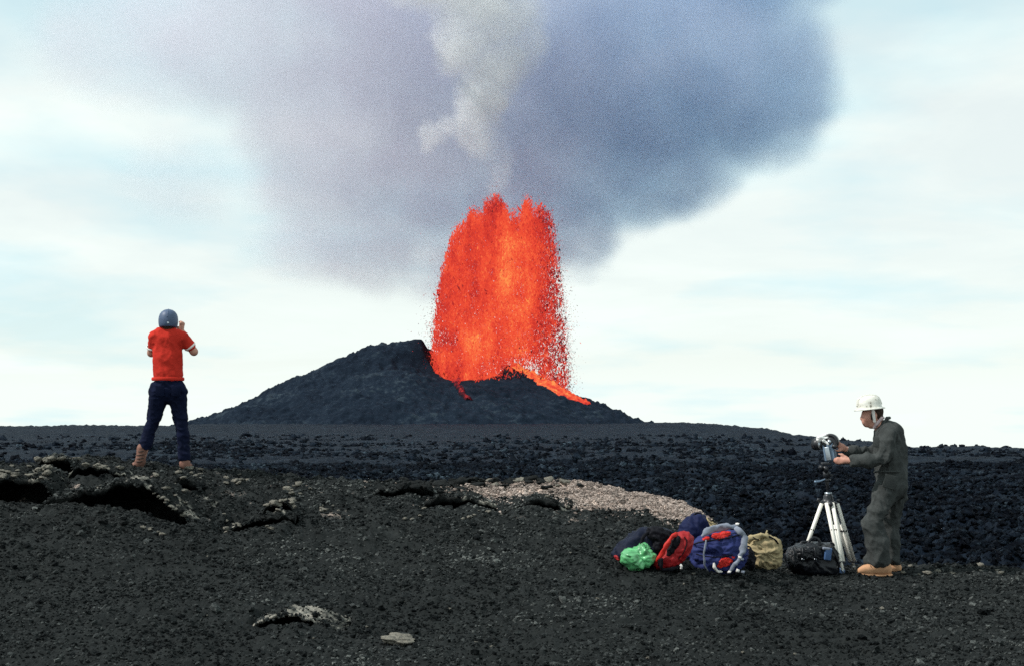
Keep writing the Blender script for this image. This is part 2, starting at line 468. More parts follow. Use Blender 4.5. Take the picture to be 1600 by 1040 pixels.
# ------------------------------------------------------------------ molten lava
def lava_mat(name, attr=True, strength=1.0, crust_scale=0.25, crust=0.5):
    m, t, b = new_mat(name)
    b.inputs['Base Color'].default_value = (0.012, 0.008, 0.010, 1)
    b.inputs['Roughness'].default_value = 0.9
    b.inputs['Specular IOR Level'].default_value = 0.0
    cr = nd(t, 'ShaderNodeValToRGB')
    e = cr.color_ramp.elements
    e[0].position = 0.0; e[0].color = (0.006, 0.0025, 0.005, 1)
    e[1].position = 1.0; e[1].color = (1.0, 0.33, 0.085, 1)
    for p, c in ((0.22, (0.11, 0.010, 0.016)), (0.45, (0.56, 0.030, 0.024)), (0.68, (0.88, 0.074, 0.034)), (0.85, (0.97, 0.155, 0.055))):
        k = e.new(p); k.color = (*c, 1)
    if attr:
        a = nd(t, 'ShaderNodeAttribute', attribute_name='glow')
        fac = a.outputs['Fac']
        if crust > 0:
            tc = nd(t, 'ShaderNodeTexCoord')
            n = nd(t, 'ShaderNodeTexNoise'); n.inputs['Scale'].default_value = crust_scale; n.inputs['Detail'].default_value = 6; n.inputs['Roughness'].default_value = 0.7
            t.links.new(tc.outputs['Object'], n.inputs['Vector'])
            mr = nd(t, 'ShaderNodeMapRange'); mr.inputs['From Min'].default_value = 0.3; mr.inputs['From Max'].default_value = 0.7
            mr.inputs['To Min'].default_value = -crust; mr.inputs['To Max'].default_value = crust * 0.5
            t.links.new(n.outputs['Fac'], mr.inputs[0])
            ad = nd(t, 'ShaderNodeMath', operation='ADD')
            t.links.new(fac, ad.inputs[0]); t.links.new(mr.outputs[0], ad.inputs[1])
            fac = ad.outputs[0]
    t.links.new(fac, cr.inputs[0])
    t.links.new(cr.outputs[0], b.inputs['Emission Color'])
    b.inputs['Emission Strength'].default_value = strength
    return m
M['lava'] = lava_mat('molten_lava_clots', crust=0)
M['lavaflow'] = lava_mat('molten_lava_flow', crust=0.45, crust_scale=0.30)

S8 = 800.0 / F          # metres per photograph pixel at the vent

def clot_mesh(name, pos, size, stretch, heat, rng):
    """thousands of torn lava clots: irregular five-point bipyramids, drawn out along their flight"""
    n = len(pos)
    ang = rng.uniform(0, 2 * math.pi, n)
    base = np.zeros((n, 5, 3))
    for k in range(3):
        a = ang + k * 2.094 + rng.normal(0, 0.35, n)
        rr = size * rng.uniform(0.5, 1.0, n)
        base[:, k, 0] = np.cos(a) * rr; base[:, k, 1] = np.sin(a) * rr
        base[:, k, 2] = size * rng.normal(0, 0.25, n)
    up = size * stretch * rng.uniform(0.6, 1.2, n); dn = size * stretch * rng.uniform(0.6, 1.2, n)
    tl = rng.normal(0, 0.45, (n, 2))
    base[:, 3, 2] = up; base[:, 4, 2] = -dn
    base[:, 3, 0] = tl[:, 0] * up; base[:, 3, 1] = tl[:, 1] * up
    base[:, 4, 0] = -tl[:, 0] * dn; base[:, 4, 1] = -tl[:, 1] * dn
    v = base + pos[:, None, :]
    f = np.array([[0, 1, 3], [1, 2, 3], [2, 0, 3], [1, 0, 4], [2, 1, 4], [0, 2, 4]])
    ff = (np.arange(n)[:, None, None] * 5 + f[None]).reshape(-1, 3)
    me = mesh_np(name, v.reshape(-1, 3), ff)
    add_attr(me, 'glow', np.repeat(heat, 5))
    return me

# envelope of the fountain, in photograph pixels at the vent's distance
EN_Y = [300, 318, 330, 350, 380, 420, 460, 500, 540, 570, 592, 612, 640]
EN_L = [762, 748, 722, 710, 698, 689, 683, 679, 675, 668, 664, 700, 760]
EN_R = [832, 852, 862, 866, 870, 874, 879, 883, 886, 888, 888, 886, 884]

def build_fountain():
    rng = np.random.default_rng(21)
    root = empty('lava_fountain', (CX, CY, EYE + 12))
    tag(root, 'tall fountain of glowing orange red lava bursting from the crater', 'lava fountain')
    inv = Vector(root.location)
    def topline(px):
        # ragged crown with two fingers and a notch between them
        base = np.interp(px, [676, 690, 705, 716, 730, 745, 760, 772, 786, 800, 812, 826, 838, 852, 864, 876, 890],
                             [452, 414, 378, 352, 344, 335, 320, 313, 322, 340, 342, 320, 334, 318, 330, 390, 470])
        return base + 5 + 12 * fbm(px * 0.07, px * 0 + 1.0, 4, 7) + 9 * rng.normal(0, 1, px.shape)
    def sample(n, keep):
        out = []
        tot = 0
        while tot < n:
            m = n * 2
            py = rng.uniform(300, 632, m)
            l = np.interp(py, EN_Y, EN_L); r = np.interp(py, EN_Y, EN_R)
            q = rng.uniform(-1, 1, m); dep = rng.uniform(-1, 1, m)
            ok = q * q + dep * dep < 1
            q = q * (1.2 - 0.2 * q * q)
            px = (l + r) / 2 + q * (r - l) / 2
            ok &= py > topline(px)
            ok &= rng.uniform(0, 1, m) < keep(px, py, q, dep)
            idx = np.where(ok)[0]
            out.append(np.stack([px[idx], py[idx], q[idx], dep[idx], (r - l)[idx] / 2], -1)); tot += len(idx)
        return np.concatenate(out)[:n]
    def streak(px, py, s=1.0):
        return fbm(px * 0.040 * s, py * 0.020 * s + 3, 4, 15, 0.65)
    def to_world(a, wid=0.85):
        x = (a[:, 0] - 800) * S8
        y = CY + a[:, 3] * a[:, 4] * S8 * wid
        z = (655 - a[:, 1]) * S8
        k = y / CY
        return np.stack([x * k, y, z * k + EYE], -1)
    # 1. the dense upward column
    def keep(px, py, q, dep):
        right = sstep(826, 868, px) * 0.93
        low_r = sstep(510, 590, py) * sstep(770, 830, px) * 0.93
        low_m = sstep(545, 592, py) * sstep(740, 800, px) * 0.35
        n = streak(px, py)
        return np.clip(1.0 - right - low_r - low_m, 0.06, 1) * np.clip(0.95 + 0.5 * n, 0.55, 1)
    a = sample(128000, keep)
    a[:, 0] += rng.normal(0, 2.2, len(a)); a[:, 1] += rng.normal(0, 2.5, len(a))
    w = to_world(a)
    q = a[:, 2]; st = streak(a[:, 0], a[:, 1]); st2 = fbm(a[:, 0] * 0.02, a[:, 1] * 0.006, 3, 33)
    core = np.exp(-((a[:, 0] - 792) / 42) ** 2) * sstep(350, 430, a[:, 1]) * (1 - 0.5 * sstep(540, 600, a[:, 1]))
    heat = 0.61 + 0.13 * core + 0.12 * st2 + 0.12 * st - 0.16 * sstep(820, 865, a[:, 0]) - 0.05 * np.abs(q) ** 3 + rng.normal(0, 0.085, len(a))
    size = 0.28 * np.exp(rng.normal(0, 0.42, len(a)))
    me = clot_mesh('molten_column', w - np.array(inv), size, 2.0, np.clip(heat, 0.1, 1), rng)
    tag(link('molten_column', me, M['lava'], root, False), kind='stuff')
    # 2. falling curtain of cooler, darker clots on the right side and low down
    def keep2(px, py, q, dep):
        n = streak(px + 40, py, 1.3)
        w_ = sstep(820, 868, px) * (0.45 + 0.55 * sstep(330, 480, py)) + 0.35 * sstep(520, 590, py) * sstep(770, 830, px) + 0.10
        return np.clip(w_, 0, 1) * np.clip(0.70 + 0.6 * n, 0.20, 1)
    a = sample(27000, keep2)
    a[:, 0] += rng.normal(0, 3.0, len(a))
    w = to_world(a)
    heat = 0.46 + 0.16 * streak(a[:, 0] + 40, a[:, 1], 1.3) + rng.normal(0, 0.16, len(a)) - 0.10 * sstep(850, 890, a[:, 0])
    size = 0.225 * np.exp(rng.normal(0, 0.5, len(a)))
    me = clot_mesh('falling_curtain', w - np.array(inv), size, 1.7, np.clip(heat, 0.02, 0.9), rng)
    tag(link('falling_curtain', me, M['lava'], root, False), 'darker curtain of cooling clots falling on the right side', kind='stuff')
    # 3. outliers: dark cinders round the edges and above the top
    n = 5200
    side = rng.uniform(0, 1, n)
    py = rng.uniform(300, 615, n)
    l = np.interp(py, EN_Y, EN_L); r = np.interp(py, EN_Y, EN_R)
    off = rng.exponential(7.0, n)
    px = np.where(side < 0.42, l - off, r + off * 0.75)
    top = side > 0.86
    px = np.where(top, rng.uniform(730, 868, n), px)
    py = np.where(top, topline(px) - rng.exponential(9, n), py)
    keepm = top | (rng.uniform(0, 1, n) < np.where(side < 0.42, 0.10 + 0.80 * sstep(430, 530, py), 0.35 + 0.5 * sstep(330, 500, py)))
    keepm &= ~((~top) & (py < 340))
    a = np.stack([px, py, np.zeros(n), rng.uniform(-0.8, 0.8, n), np.full(n, 95.0)], -1)[keepm]
    w = to_world(a)
    heat = np.clip(0.22 + rng.normal(0, 0.2, len(a)), 0.0, 0.7)
    size = 0.165 * np.minimum(np.exp(rng.normal(0, 0.4, len(a))), 1.9)
    me = clot_mesh('cinder_spray', w - np.array(inv), size, 1.4, heat, rng)
    tag(link('cinder_spray', me, M['lava'], root, False), 'dark specks of cinder flung out round the fountain', kind='stuff')
    # pool in the crater that feeds it
    a = np.linspace(0, 2 * math.pi, 49)[:-1]
    rr = np.array([0.01, 6, 12, 18, 23])
    A, R = np.meshgrid(a, rr)
    R2 = R * (1 + 0.06 * np.sin(A * 5 + 1) * (R > 10))
    v = np.stack([np.cos(A) * R2, np.sin(A) * R2, 1.0 + 0.6 * np.sin(R * 1.1 + A * 3)], -1).reshape(-1, 3)
    i = np.arange(5 * 48).reshape(5, 48); j = np.roll(i, -1, 1)
    f = np.stack([i[:-1], j[:-1], j[1:], i[1:]], -1).reshape(-1, 4)
    me = mesh_np('lava_pool', v, f); add_attr(me, 'glow', np.full(len(v), 0.75))
    link('lava_pool', me, M['lavaflow'], root)

def build_flow(name, label, az0, az1, r1, seed, heat0, heat1, wid):
    """a lava stream draped over the flank, thicker in the middle, with ragged levees"""
    nr, nc = 90, 26
    t = np.linspace(0, 1, nr)[:, None]; c = np.linspace(-1, 1, nc)[None, :]
    r = (CRAD - 1.5) + (r1 - CRAD + 1.5) * t
    az = np.radians(az0 + (az1 - az0) * t)
    w = np.interp(t, *wid) * (1 + 0.35 * noise2(t * 9, t * 0 + seed, seed))
    wob = 0.9 * noise2(t * 5 + 2, t * 0 + 7, seed + 3) * 2
    x = CX + np.cos(az) * r - np.sin(az) * (c * w + wob)
    y = CY + np.sin(az) * r + np.cos(az) * (c * w + wob)
    edge = 1 - np.abs(c + 0 * t) ** 3
    z = cone_z(x, y) + 2.0 * edge - 0.5 + 0.7 * fbm(x * 0.5, y * 0.5, 3, seed, 0.6) * edge
    v = np.stack([x, y, z], -1).reshape(-1, 3)
    me = mesh_np(name, v, grid_faces(nr, nc))
    h = heat0 + (heat1 - heat0) * t + 0.10 * edge - 0.10 + 0.12 * fbm(x * 0.25, y * 0.25, 3, seed + 9)
    add_attr(me, 'glow', h)
    o = link(name, me, M['lavaflow'])
    tag(o, label, 'lava stream')
    return o

build_fountain()
build_flow('lava_stream', 'broad orange lava stream spilling down the right flank of the cone', -20, -42, 84, 3, 1.06, 0.76, ([0, 0.2, 0.6, 1], [10.0, 13.0, 11.0, 3.0]))
build_flow('lava_stream', 'thin dull red trickle of lava below the front notch of the crater', 257, 271, 90, 5, 0.56, 0.26, ([0, 0.5, 1], [1.6, 1.0, 2.2]))
# ------------------------------------------------------------------ eruption plume (real smoke, a density grid)
def plume(name, label, depth, blobs, bounds, res, noise, col, absorb, dens, aniso=0.0):
    """blobs: (px, py, rx, ry, depth offset m, depth radius m, weight); bounds in px; noise: (scale, amount, thresholds)"""
    g = bpy.data.node_groups.new(name, 'GeometryNodeTree')
    g.interface.new_socket('Geometry', in_out='OUTPUT', socket_type='NodeSocketGeometry')
    go = g.nodes.new('NodeGroupOutput')
    vc = g.nodes.new('GeometryNodeVolumeCube')
    s = depth / F
    def wx(px): return (px - 800) * s
    def wz(py): return (655 - py) * s + EYE
    x0, x1, y0, y1, d0, d1 = bounds
    vc.inputs['Min'].default_value = (wx(x0), depth + d0, wz(y1))
    vc.inputs['Max'].default_value = (wx(x1), depth + d1, wz(y0))
    for k, ax in enumerate('XYZ'):
        vc.inputs['Resolution ' + ax].default_value = res[k]
    L = g.links.new
    pos = g.nodes.new('GeometryNodeInputPosition')
    # billowing: push the coordinates about with noise before measuring the blobs
    cur = pos.outputs[0]
    for sc, amt in noise:
        n = g.nodes.new('ShaderNodeTexNoise'); n.inputs['Scale'].default_value = sc
        n.inputs['Detail'].default_value = 5; n.inputs['Roughness'].default_value = 0.6
        L(pos.outputs[0], n.inputs['Vector'])
        sb = g.nodes.new('ShaderNodeVectorMath'); sb.operation = 'SUBTRACT'; sb.inputs[1].default_value = (0.5, 0.5, 0.5)
        L(n.outputs['Color'], sb.inputs[0])
        ml = g.nodes.new('ShaderNodeVectorMath'); ml.operation = 'SCALE'; ml.inputs['Scale'].default_value = amt
        L(sb.outputs[0], ml.inputs[0])
        ad = g.nodes.new('ShaderNodeVectorMath'); ad.operation = 'ADD'
        L(cur, ad.inputs[0]); L(ml.outputs[0], ad.inputs[1]); cur = ad.outputs[0]
    tot = None
    for px, py, rx, ry, doff, dr, wgt in blobs:
        sb = g.nodes.new('ShaderNodeVectorMath'); sb.operation = 'SUBTRACT'
        sb.inputs[1].default_value = (wx(px), depth + doff, wz(py)); L(cur, sb.inputs[0])
        dv = g.nodes.new('ShaderNodeVectorMath'); dv.operation = 'DIVIDE'
        dv.inputs[1].default_value = (rx * s, dr, ry * s); L(sb.outputs[0], dv.inputs[0])
        ln = g.nodes.new('ShaderNodeVectorMath'); ln.operation = 'LENGTH'; L(dv.outputs[0], ln.inputs[0])
        mr = g.nodes.new('ShaderNodeMapRange'); mr.interpolation_type = 'SMOOTHSTEP'
        mr.inputs['From Min'].default_value = 1.05; mr.inputs['From Max'].default_value = 0.66
        mr.inputs['To Min'].default_value = 0.0; mr.inputs['To Max'].default_value = wgt
        L(ln.outputs['Value'], mr.inputs['Value'])
        if tot is None: tot = mr.outputs[0]
        else:
            mx = g.nodes.new('ShaderNodeMath'); mx.operation = 'MAXIMUM'
            L(tot, mx.inputs[0]); L(mr.outputs[0], mx.inputs[1]); tot = mx.outputs[0]
    # fine texture of the smoke
    n = g.nodes.new('ShaderNodeTexNoise'); n.inputs['Scale'].default_value = 0.03; n.inputs['Detail'].default_value = 6; n.inputs['Roughness'].default_value = 0.62
    L(cur, n.inputs['Vector'])
    mr = g.nodes.new('ShaderNodeMapRange'); mr.inputs['From Min'].default_value = 0.25; mr.inputs['From Max'].default_value = 0.7
    mr.inputs['To Min'].default_value = 0.15; mr.inputs['To Max'].default_value = 1.6
    L(n.outputs['Fac'], mr.inputs['Value'])
    mu = g.nodes.new('ShaderNodeMath'); mu.operation = 'MULTIPLY'; L(tot, mu.inputs[0]); L(mr.outputs[0], mu.inputs[1])
    L(mu.outputs[0], vc.inputs['Density'])
    m = bpy.data.materials.new(name); m.use_nodes = True
    t = m.node_tree; t.nodes.clear()
    out = nd(t, 'ShaderNodeOutputMaterial')
    at = nd(t, 'ShaderNodeAttribute', attribute_name='density')
    a = nd(t, 'ShaderNodeVolumeScatter'); a.inputs['Color'].default_value = (*col, 1); a.inputs['Anisotropy'].default_value = aniso
    b = nd(t, 'ShaderNodeVolumeAbsorption'); b.inputs['Color'].default_value = (*absorb[:3], 1)
    # weaker, more lavender absorption towards the left puts the sunlit side into the colour
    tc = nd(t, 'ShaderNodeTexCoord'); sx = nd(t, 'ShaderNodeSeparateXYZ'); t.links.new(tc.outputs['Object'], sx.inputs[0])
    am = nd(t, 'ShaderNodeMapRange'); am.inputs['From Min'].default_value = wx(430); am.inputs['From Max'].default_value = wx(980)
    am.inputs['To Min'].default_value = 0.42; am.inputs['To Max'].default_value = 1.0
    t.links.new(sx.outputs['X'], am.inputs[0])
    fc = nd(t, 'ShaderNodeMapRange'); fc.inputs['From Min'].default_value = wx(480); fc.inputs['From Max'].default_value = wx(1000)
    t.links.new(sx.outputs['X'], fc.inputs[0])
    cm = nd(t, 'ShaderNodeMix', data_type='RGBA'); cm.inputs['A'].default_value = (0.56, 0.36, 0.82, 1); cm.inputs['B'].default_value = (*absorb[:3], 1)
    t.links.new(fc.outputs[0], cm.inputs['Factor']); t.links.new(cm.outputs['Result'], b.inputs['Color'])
    for node, k in ((a, dens), (b, absorb[3])):
        ml = nd(t, 'ShaderNodeMath', operation='MULTIPLY'); ml.inputs[1].default_value = k
        t.links.new(at.outputs['Fac'], ml.inputs[0])
        src = ml.outputs[0]
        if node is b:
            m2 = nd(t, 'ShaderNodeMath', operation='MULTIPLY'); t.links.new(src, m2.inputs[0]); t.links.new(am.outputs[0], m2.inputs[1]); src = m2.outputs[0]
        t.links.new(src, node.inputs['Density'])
    ad = nd(t, 'ShaderNodeAddShader')
    t.links.new(a.outputs[0], ad.inputs[0]); t.links.new(b.outputs[0], ad.inputs[1])
    t.links.new(ad.outputs[0], out.inputs['Volume'])
    sm = g.nodes.new('GeometryNodeSetMaterial'); sm.inputs['Material'].default_value = m
    L(vc.outputs[0], sm.inputs[0]); L(sm.outputs[0], go.inputs[0])
    vol = bpy.data.volumes.new(name)
    o = bpy.data.objects.new(name, vol)
    COL.objects.link(o)
    md = o.modifiers.new('density', 'NODES'); md.node_group = g
    vol.materials.append(m)
    tag(o, label, 'smoke', kind='stuff')
    return o

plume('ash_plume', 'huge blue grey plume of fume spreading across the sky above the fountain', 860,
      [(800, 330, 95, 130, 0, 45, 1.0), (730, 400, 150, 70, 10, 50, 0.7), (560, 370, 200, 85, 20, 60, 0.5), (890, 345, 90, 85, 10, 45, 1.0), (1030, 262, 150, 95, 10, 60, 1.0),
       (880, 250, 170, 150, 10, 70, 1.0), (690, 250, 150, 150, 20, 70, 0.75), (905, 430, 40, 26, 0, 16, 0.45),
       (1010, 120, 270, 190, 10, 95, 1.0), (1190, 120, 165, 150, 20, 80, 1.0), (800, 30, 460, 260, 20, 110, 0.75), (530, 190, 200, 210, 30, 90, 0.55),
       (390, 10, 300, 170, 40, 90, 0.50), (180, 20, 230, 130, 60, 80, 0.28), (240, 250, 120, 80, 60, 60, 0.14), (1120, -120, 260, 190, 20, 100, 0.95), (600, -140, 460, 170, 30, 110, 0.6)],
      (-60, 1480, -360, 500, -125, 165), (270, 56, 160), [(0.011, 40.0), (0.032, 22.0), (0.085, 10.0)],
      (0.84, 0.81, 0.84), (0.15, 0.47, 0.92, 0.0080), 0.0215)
plume('steam_column', 'bright white billow of steam rising in front of the plume', 740,
      [(738, 205, 34, 50, 0, 14, 0.9), (752, 150, 42, 60, 0, 16, 0.9), (776, 95, 56, 56, 0, 20, 0.9), (670, 212, 32, 26, 0, 11, 1.0), (704, 200, 30, 24, 0, 10, 0.8), (714, 62, 50, 62, 0, 18, 0.8), (765, 15, 90, 60, 0, 22, 0.8), (700, -70, 150, 90, 6, 28, 0.7), (772, 262, 26, 60, 0, 9, 0.4), (815, 60, 40, 60, 0, 14, 0.5)],
      (540, 940, -170, 350, -44, 40), (170, 36, 200), [(0.028, 26.0), (0.075, 18.0), (0.17, 10.0)],
      (0.97, 0.975, 1.0), (0.8, 0.8, 0.9, 0.0), 0.052)
# ------------------------------------------------------------------ broken lava crusts with hollows under them
SLAB_TOP = []
def slab_profile(i):
    nm, lx, lz, fz, d, reach = LIPW[i]
    seed = 200 + i * 7
    def top(x, y):
        """height of the crust's top, nan outside it"""
        x = np.asarray(x, float); y = np.asarray(y, float)
        s = (y - d)
        t = np.clip(s / (reach * 1.12), 0, 1)
        l = np.interp(x, lx, lz)
        nat, _, _ = near_base(x, y)
        back = nat - 0.05 * t
        ends = np.sin(math.pi * np.clip((x - lx[0]) / (lx[-1] - lx[0]), 0, 1)) ** 0.6
        hump = ends * {'A': 0.13, 'B': 0.05, 'F1': 0.06, 'F2': 0.04, 'K': 0.045}.get(nm, 0.02)
        z = l * (1 - sstep(0.15, 1, t)) + back * sstep(0.15, 1, t) + hump * np.sin(math.pi * np.clip(t, 0, 1)) ** 1.2 
        z = z + 0.035 * fbm(x * 3.1, y * 3.1, 3, seed, 0.6, True) * (1 if nm != 'K' else 0.5) + 0.010 * fbm(x * 14, y * 14, 3, seed + 3, 0.6, True)
        z = z - 0.05 * (1 - ends) ** 2
        return np.where((s > -0.12) & (s < reach * 1.12) & (x > lx[0]) & (x < lx[-1]), z, np.nan)
    return top

CRUST_LABEL = {
    'A': 'thick black lava crust overhanging a dark hollow at the far left edge',
    'B': 'long arched black lava crust over a dark hollow below the person in red',
    'C': 'small broken crust just below the feet of the person in red',
    'F1': 'pale topped crust plate behind the far left hollow',
    'F2': 'low crust plate with pale stones between far left plate and standing person',
    'D': 'cracked low crust ridge running up to the right of the long hollow',
    'H': 'short humped crust under a cluster of pale stones right of the long hollow',
    'E0': 'dark crust plate left of the pale pinkish gravel bank',
    'E1': 'dark crust over a shadowed hollow below the left tip of the pinkish bank',
    'E2': 'dark crust over a shadowed hollow under the middle of the pinkish bank',
    'K': 'pale grey crust slab poking out of the cinder in the near foreground',
}
def build_slab(i):
    nm, lx, lz, fz, d, reach = LIPW[i]
    top = slab_profile(i); SLAB_TOP.append(top)
    seed = 400 + i * 11
    step = 0.014 if d > 10 else 0.009
    nx = max(30, int((lx[-1] - lx[0]) / step)); ns = 46
    xs = np.linspace(lx[0] + 1e-3, lx[-1] - 1e-3, nx)
    S = np.linspace(0, 1, ns) ** 1.35 * reach * 1.1
    endt = np.sin(math.pi * np.clip((xs - lx[0]) / (lx[-1] - lx[0]), 0, 1)) ** 0.5
    jag = 0.06 * fbm(xs * 2.2, xs * 0 + i, 4, seed, 0.65) + 0.02 * fbm(xs * 11, xs * 0, 3, seed + 2)
    thick = (0.055 + 0.03 * noise2(xs * 2.5, xs * 0 + 4, seed)) * (0.5 if nm in ('K', 'F1', 'F2', 'H', 'D') else 1.0)
    rows = []
    Y0 = d + jag
    # underside (back to front), lip nose, top (front to back)
    for s in S[::-3]:
        yy = Y0 + 0.02 + s
        zt = top(xs, np.minimum(np.maximum(yy, d - 0.1), d + reach * 1.1))
        drop = thick * (1 + 1.2 * s / reach)
        rows.append(np.stack([xs, yy, zt - drop - 0.012 * fbm(xs * 8, yy * 8, 2, seed + 5, 0.5, True)], -1))
    zt0 = top(xs, np.maximum(Y0, d - 0.1))
    for fr, off in ((0.7, -0.012), (0.35, -0.02), (0.1, -0.012)):
        rows.append(np.stack([xs, Y0 + off + 0.012 * noise2(xs * 16, xs * 0 + fr * 9, seed + 8), zt0 - thick * fr], -1))
    for s in S:
        yy = np.minimum(np.maximum(Y0 + s, d - 0.1), d + reach * 1.1)
        rows.append(np.stack([xs, yy, top(xs, yy)], -1))
    V = np.array(rows)
    ok = ~np.isnan(V[..., 2])
    V[..., 2] = np.where(ok, V[..., 2], EYE - 1.5)
    nrow = len(rows)
    me = mesh_np('lava_crust', V.reshape(-1, 3), grid_faces(nrow, nx))
    sv = np.abs(V[..., 1] - d)
    n = fbm(V[..., 0] * 2.4, V[..., 1] * 2.4, 4, seed + 20, 0.6)
    pale = 0.30 * sstep(0.05, 0.6, n) + 0.14 * (1 - sstep(0.0, 0.14, sv)) * sstep(-0.2, 0.5, n)
    if nm in ('F1', 'F2', 'A'): pale = pale + 0.06
    if nm == 'K': pale = 0.27 + 0.18 * n
    under = np.zeros(V.shape[:2]); under[:len(S[::-3])] = 1
    pale = pale * (1 - under)
    add_attr(me, 'pale', pale)
    o = link('lava_crust', me, M['crust'])
    tag(o, CRUST_LABEL[nm], 'rock')
for _i in range(len(LIPW)):
    build_slab(_i)

def surf_z(x, y):
    z = near_z(x, y, True)
    for top in SLAB_TOP:
        t = top(x, y)
        z = np.where(np.isnan(t), z, np.maximum(z, t))
    return z

def hit(px, py, d0=7.5, d1=18.5):
    """where the sight line of a photograph pixel first meets the near ground"""
    a = P(px, py, 1.0)
    d = np.linspace(d0, d1, 900)
    zr = EYE + (a.z - EYE) * d
    zs = surf_z(a.x * d, d)
    k = np.argmax(zs >= zr)
    if zs[k] < zr[k]:
        k = int(np.argmin(np.abs(zs - zr)))
    return Vector((a.x * d[k], d[k], float(zs[k])))

# ------------------------------------------------------------------ gravel and clinker (uncountable)
def scatter(name, label, pts, scale, mat, seed, variants=5, sub=2, flat=0.7, rough=0.42, smooth=False, nscale=1.6):
    me = bpy.data.meshes.new(name)
    me.vertices.add(len(pts)); me.vertices.foreach_set('co', np.ascontiguousarray(pts, np.float32).ravel())
    add_attr(me, 'size', scale)
    o = bpy.data.objects.new(name, me); COL.objects.link(o)
    me.materials.append(mat)
    g = bpy.data.node_groups.new(name, 'GeometryNodeTree')
    g.interface.new_socket('Geometry', in_out='INPUT', socket_type='NodeSocketGeometry')
    g.interface.new_socket('Geometry', in_out='OUTPUT', socket_type='NodeSocketGeometry')
    L = g.links.new; N = g.nodes.new
    gi = N('NodeGroupInput'); go = N('NodeGroupOutput')
    join = N('GeometryNodeGeometryToInstance')
    for k in range(variants):
        ico = N('GeometryNodeMeshIcoSphere'); ico.inputs['Radius'].default_value = 0.5; ico.inputs['Subdivisions'].default_value = sub
        pos = N('GeometryNodeInputPosition')
        tx = N('ShaderNodeTexNoise'); tx.inputs['Scale'].default_value = nscale; tx.inputs['Detail'].default_value = 3
        ad = N('ShaderNodeVectorMath'); ad.operation = 'ADD'; ad.inputs[1].default_value = (seed * 3.1 + k * 11.7, k * 5.3, k * 2.9)
        L(pos.outputs[0], ad.inputs[0]); L(ad.outputs[0], tx.inputs['Vector'])
        sb = N('ShaderNodeVectorMath'); sb.operation = 'SUBTRACT'; sb.inputs[1].default_value = (0.5, 0.5, 0.5)
        L(tx.outputs['Color'], sb.inputs[0])
        sc = N('ShaderNodeVectorMath'); sc.operation = 'SCALE'; sc.inputs['Scale'].default_value = rough * 3.0
        L(sb.outputs[0], sc.inputs[0])
        sp = N('GeometryNodeSetPosition'); L(ico.outputs[0], sp.inputs[0]); L(sc.outputs[0], sp.inputs['Offset'])
        tr = N('GeometryNodeTransform'); tr.inputs['Scale'].default_value = (1.0, 0.75 + 0.08 * k, flat)
        L(sp.outputs[0], tr.inputs[0])
        ss = N('GeometryNodeSetShadeSmooth'); ss.inputs['Shade Smooth'].default_value = smooth
        L(tr.outputs[0], ss.inputs[0])
        sm = N('GeometryNodeSetMaterial'); sm.inputs['Material'].default_value = mat
        L(ss.outputs[0], sm.inputs[0]); L(sm.outputs[0], join.inputs[0])
    m2p = N('GeometryNodeMeshToPoints'); L(gi.outputs[0], m2p.inputs[0])
    iop = N('GeometryNodeInstanceOnPoints'); L(m2p.outputs[0], iop.inputs['Points']); L(join.outputs[0], iop.inputs['Instance'])
    iop.inputs['Pick Instance'].default_value = True
    ri = N('FunctionNodeRandomValue'); ri.data_type = 'INT'; ri.inputs[4].default_value = 0; ri.inputs[5].default_value = variants - 1
    ri.inputs['Seed'].default_value = seed
    L(ri.outputs[2], iop.inputs['Instance Index'])
    rr = N('FunctionNodeRandomValue'); rr.data_type = 'FLOAT_VECTOR'
    rr.inputs[0].default_value = (-0.5, -0.5, 0); rr.inputs[1].default_value = (0.5, 0.5, 6.28); rr.inputs['Seed'].default_value = seed + 1
    L(rr.outputs[0], iop.inputs['Rotation'])
    at = N('GeometryNodeInputNamedAttribute'); at.data_type = 'FLOAT'; at.inputs['Name'].default_value = 'size'
    L(at.outputs[0], iop.inputs['Scale'])
    L(iop.outputs[0], go.inputs[0])
    md = o.modifiers.new('scatter', 'NODES'); md.node_group = g
    tag(o, label, kind='stuff')
    return o

def wedge(n, d0, d1, rng, u=0.40, power=1.0):
    y = (rng.uniform(d0 ** power, d1 ** power, n)) ** (1 / power)
    return rng.uniform(-u, u, n) * y, y

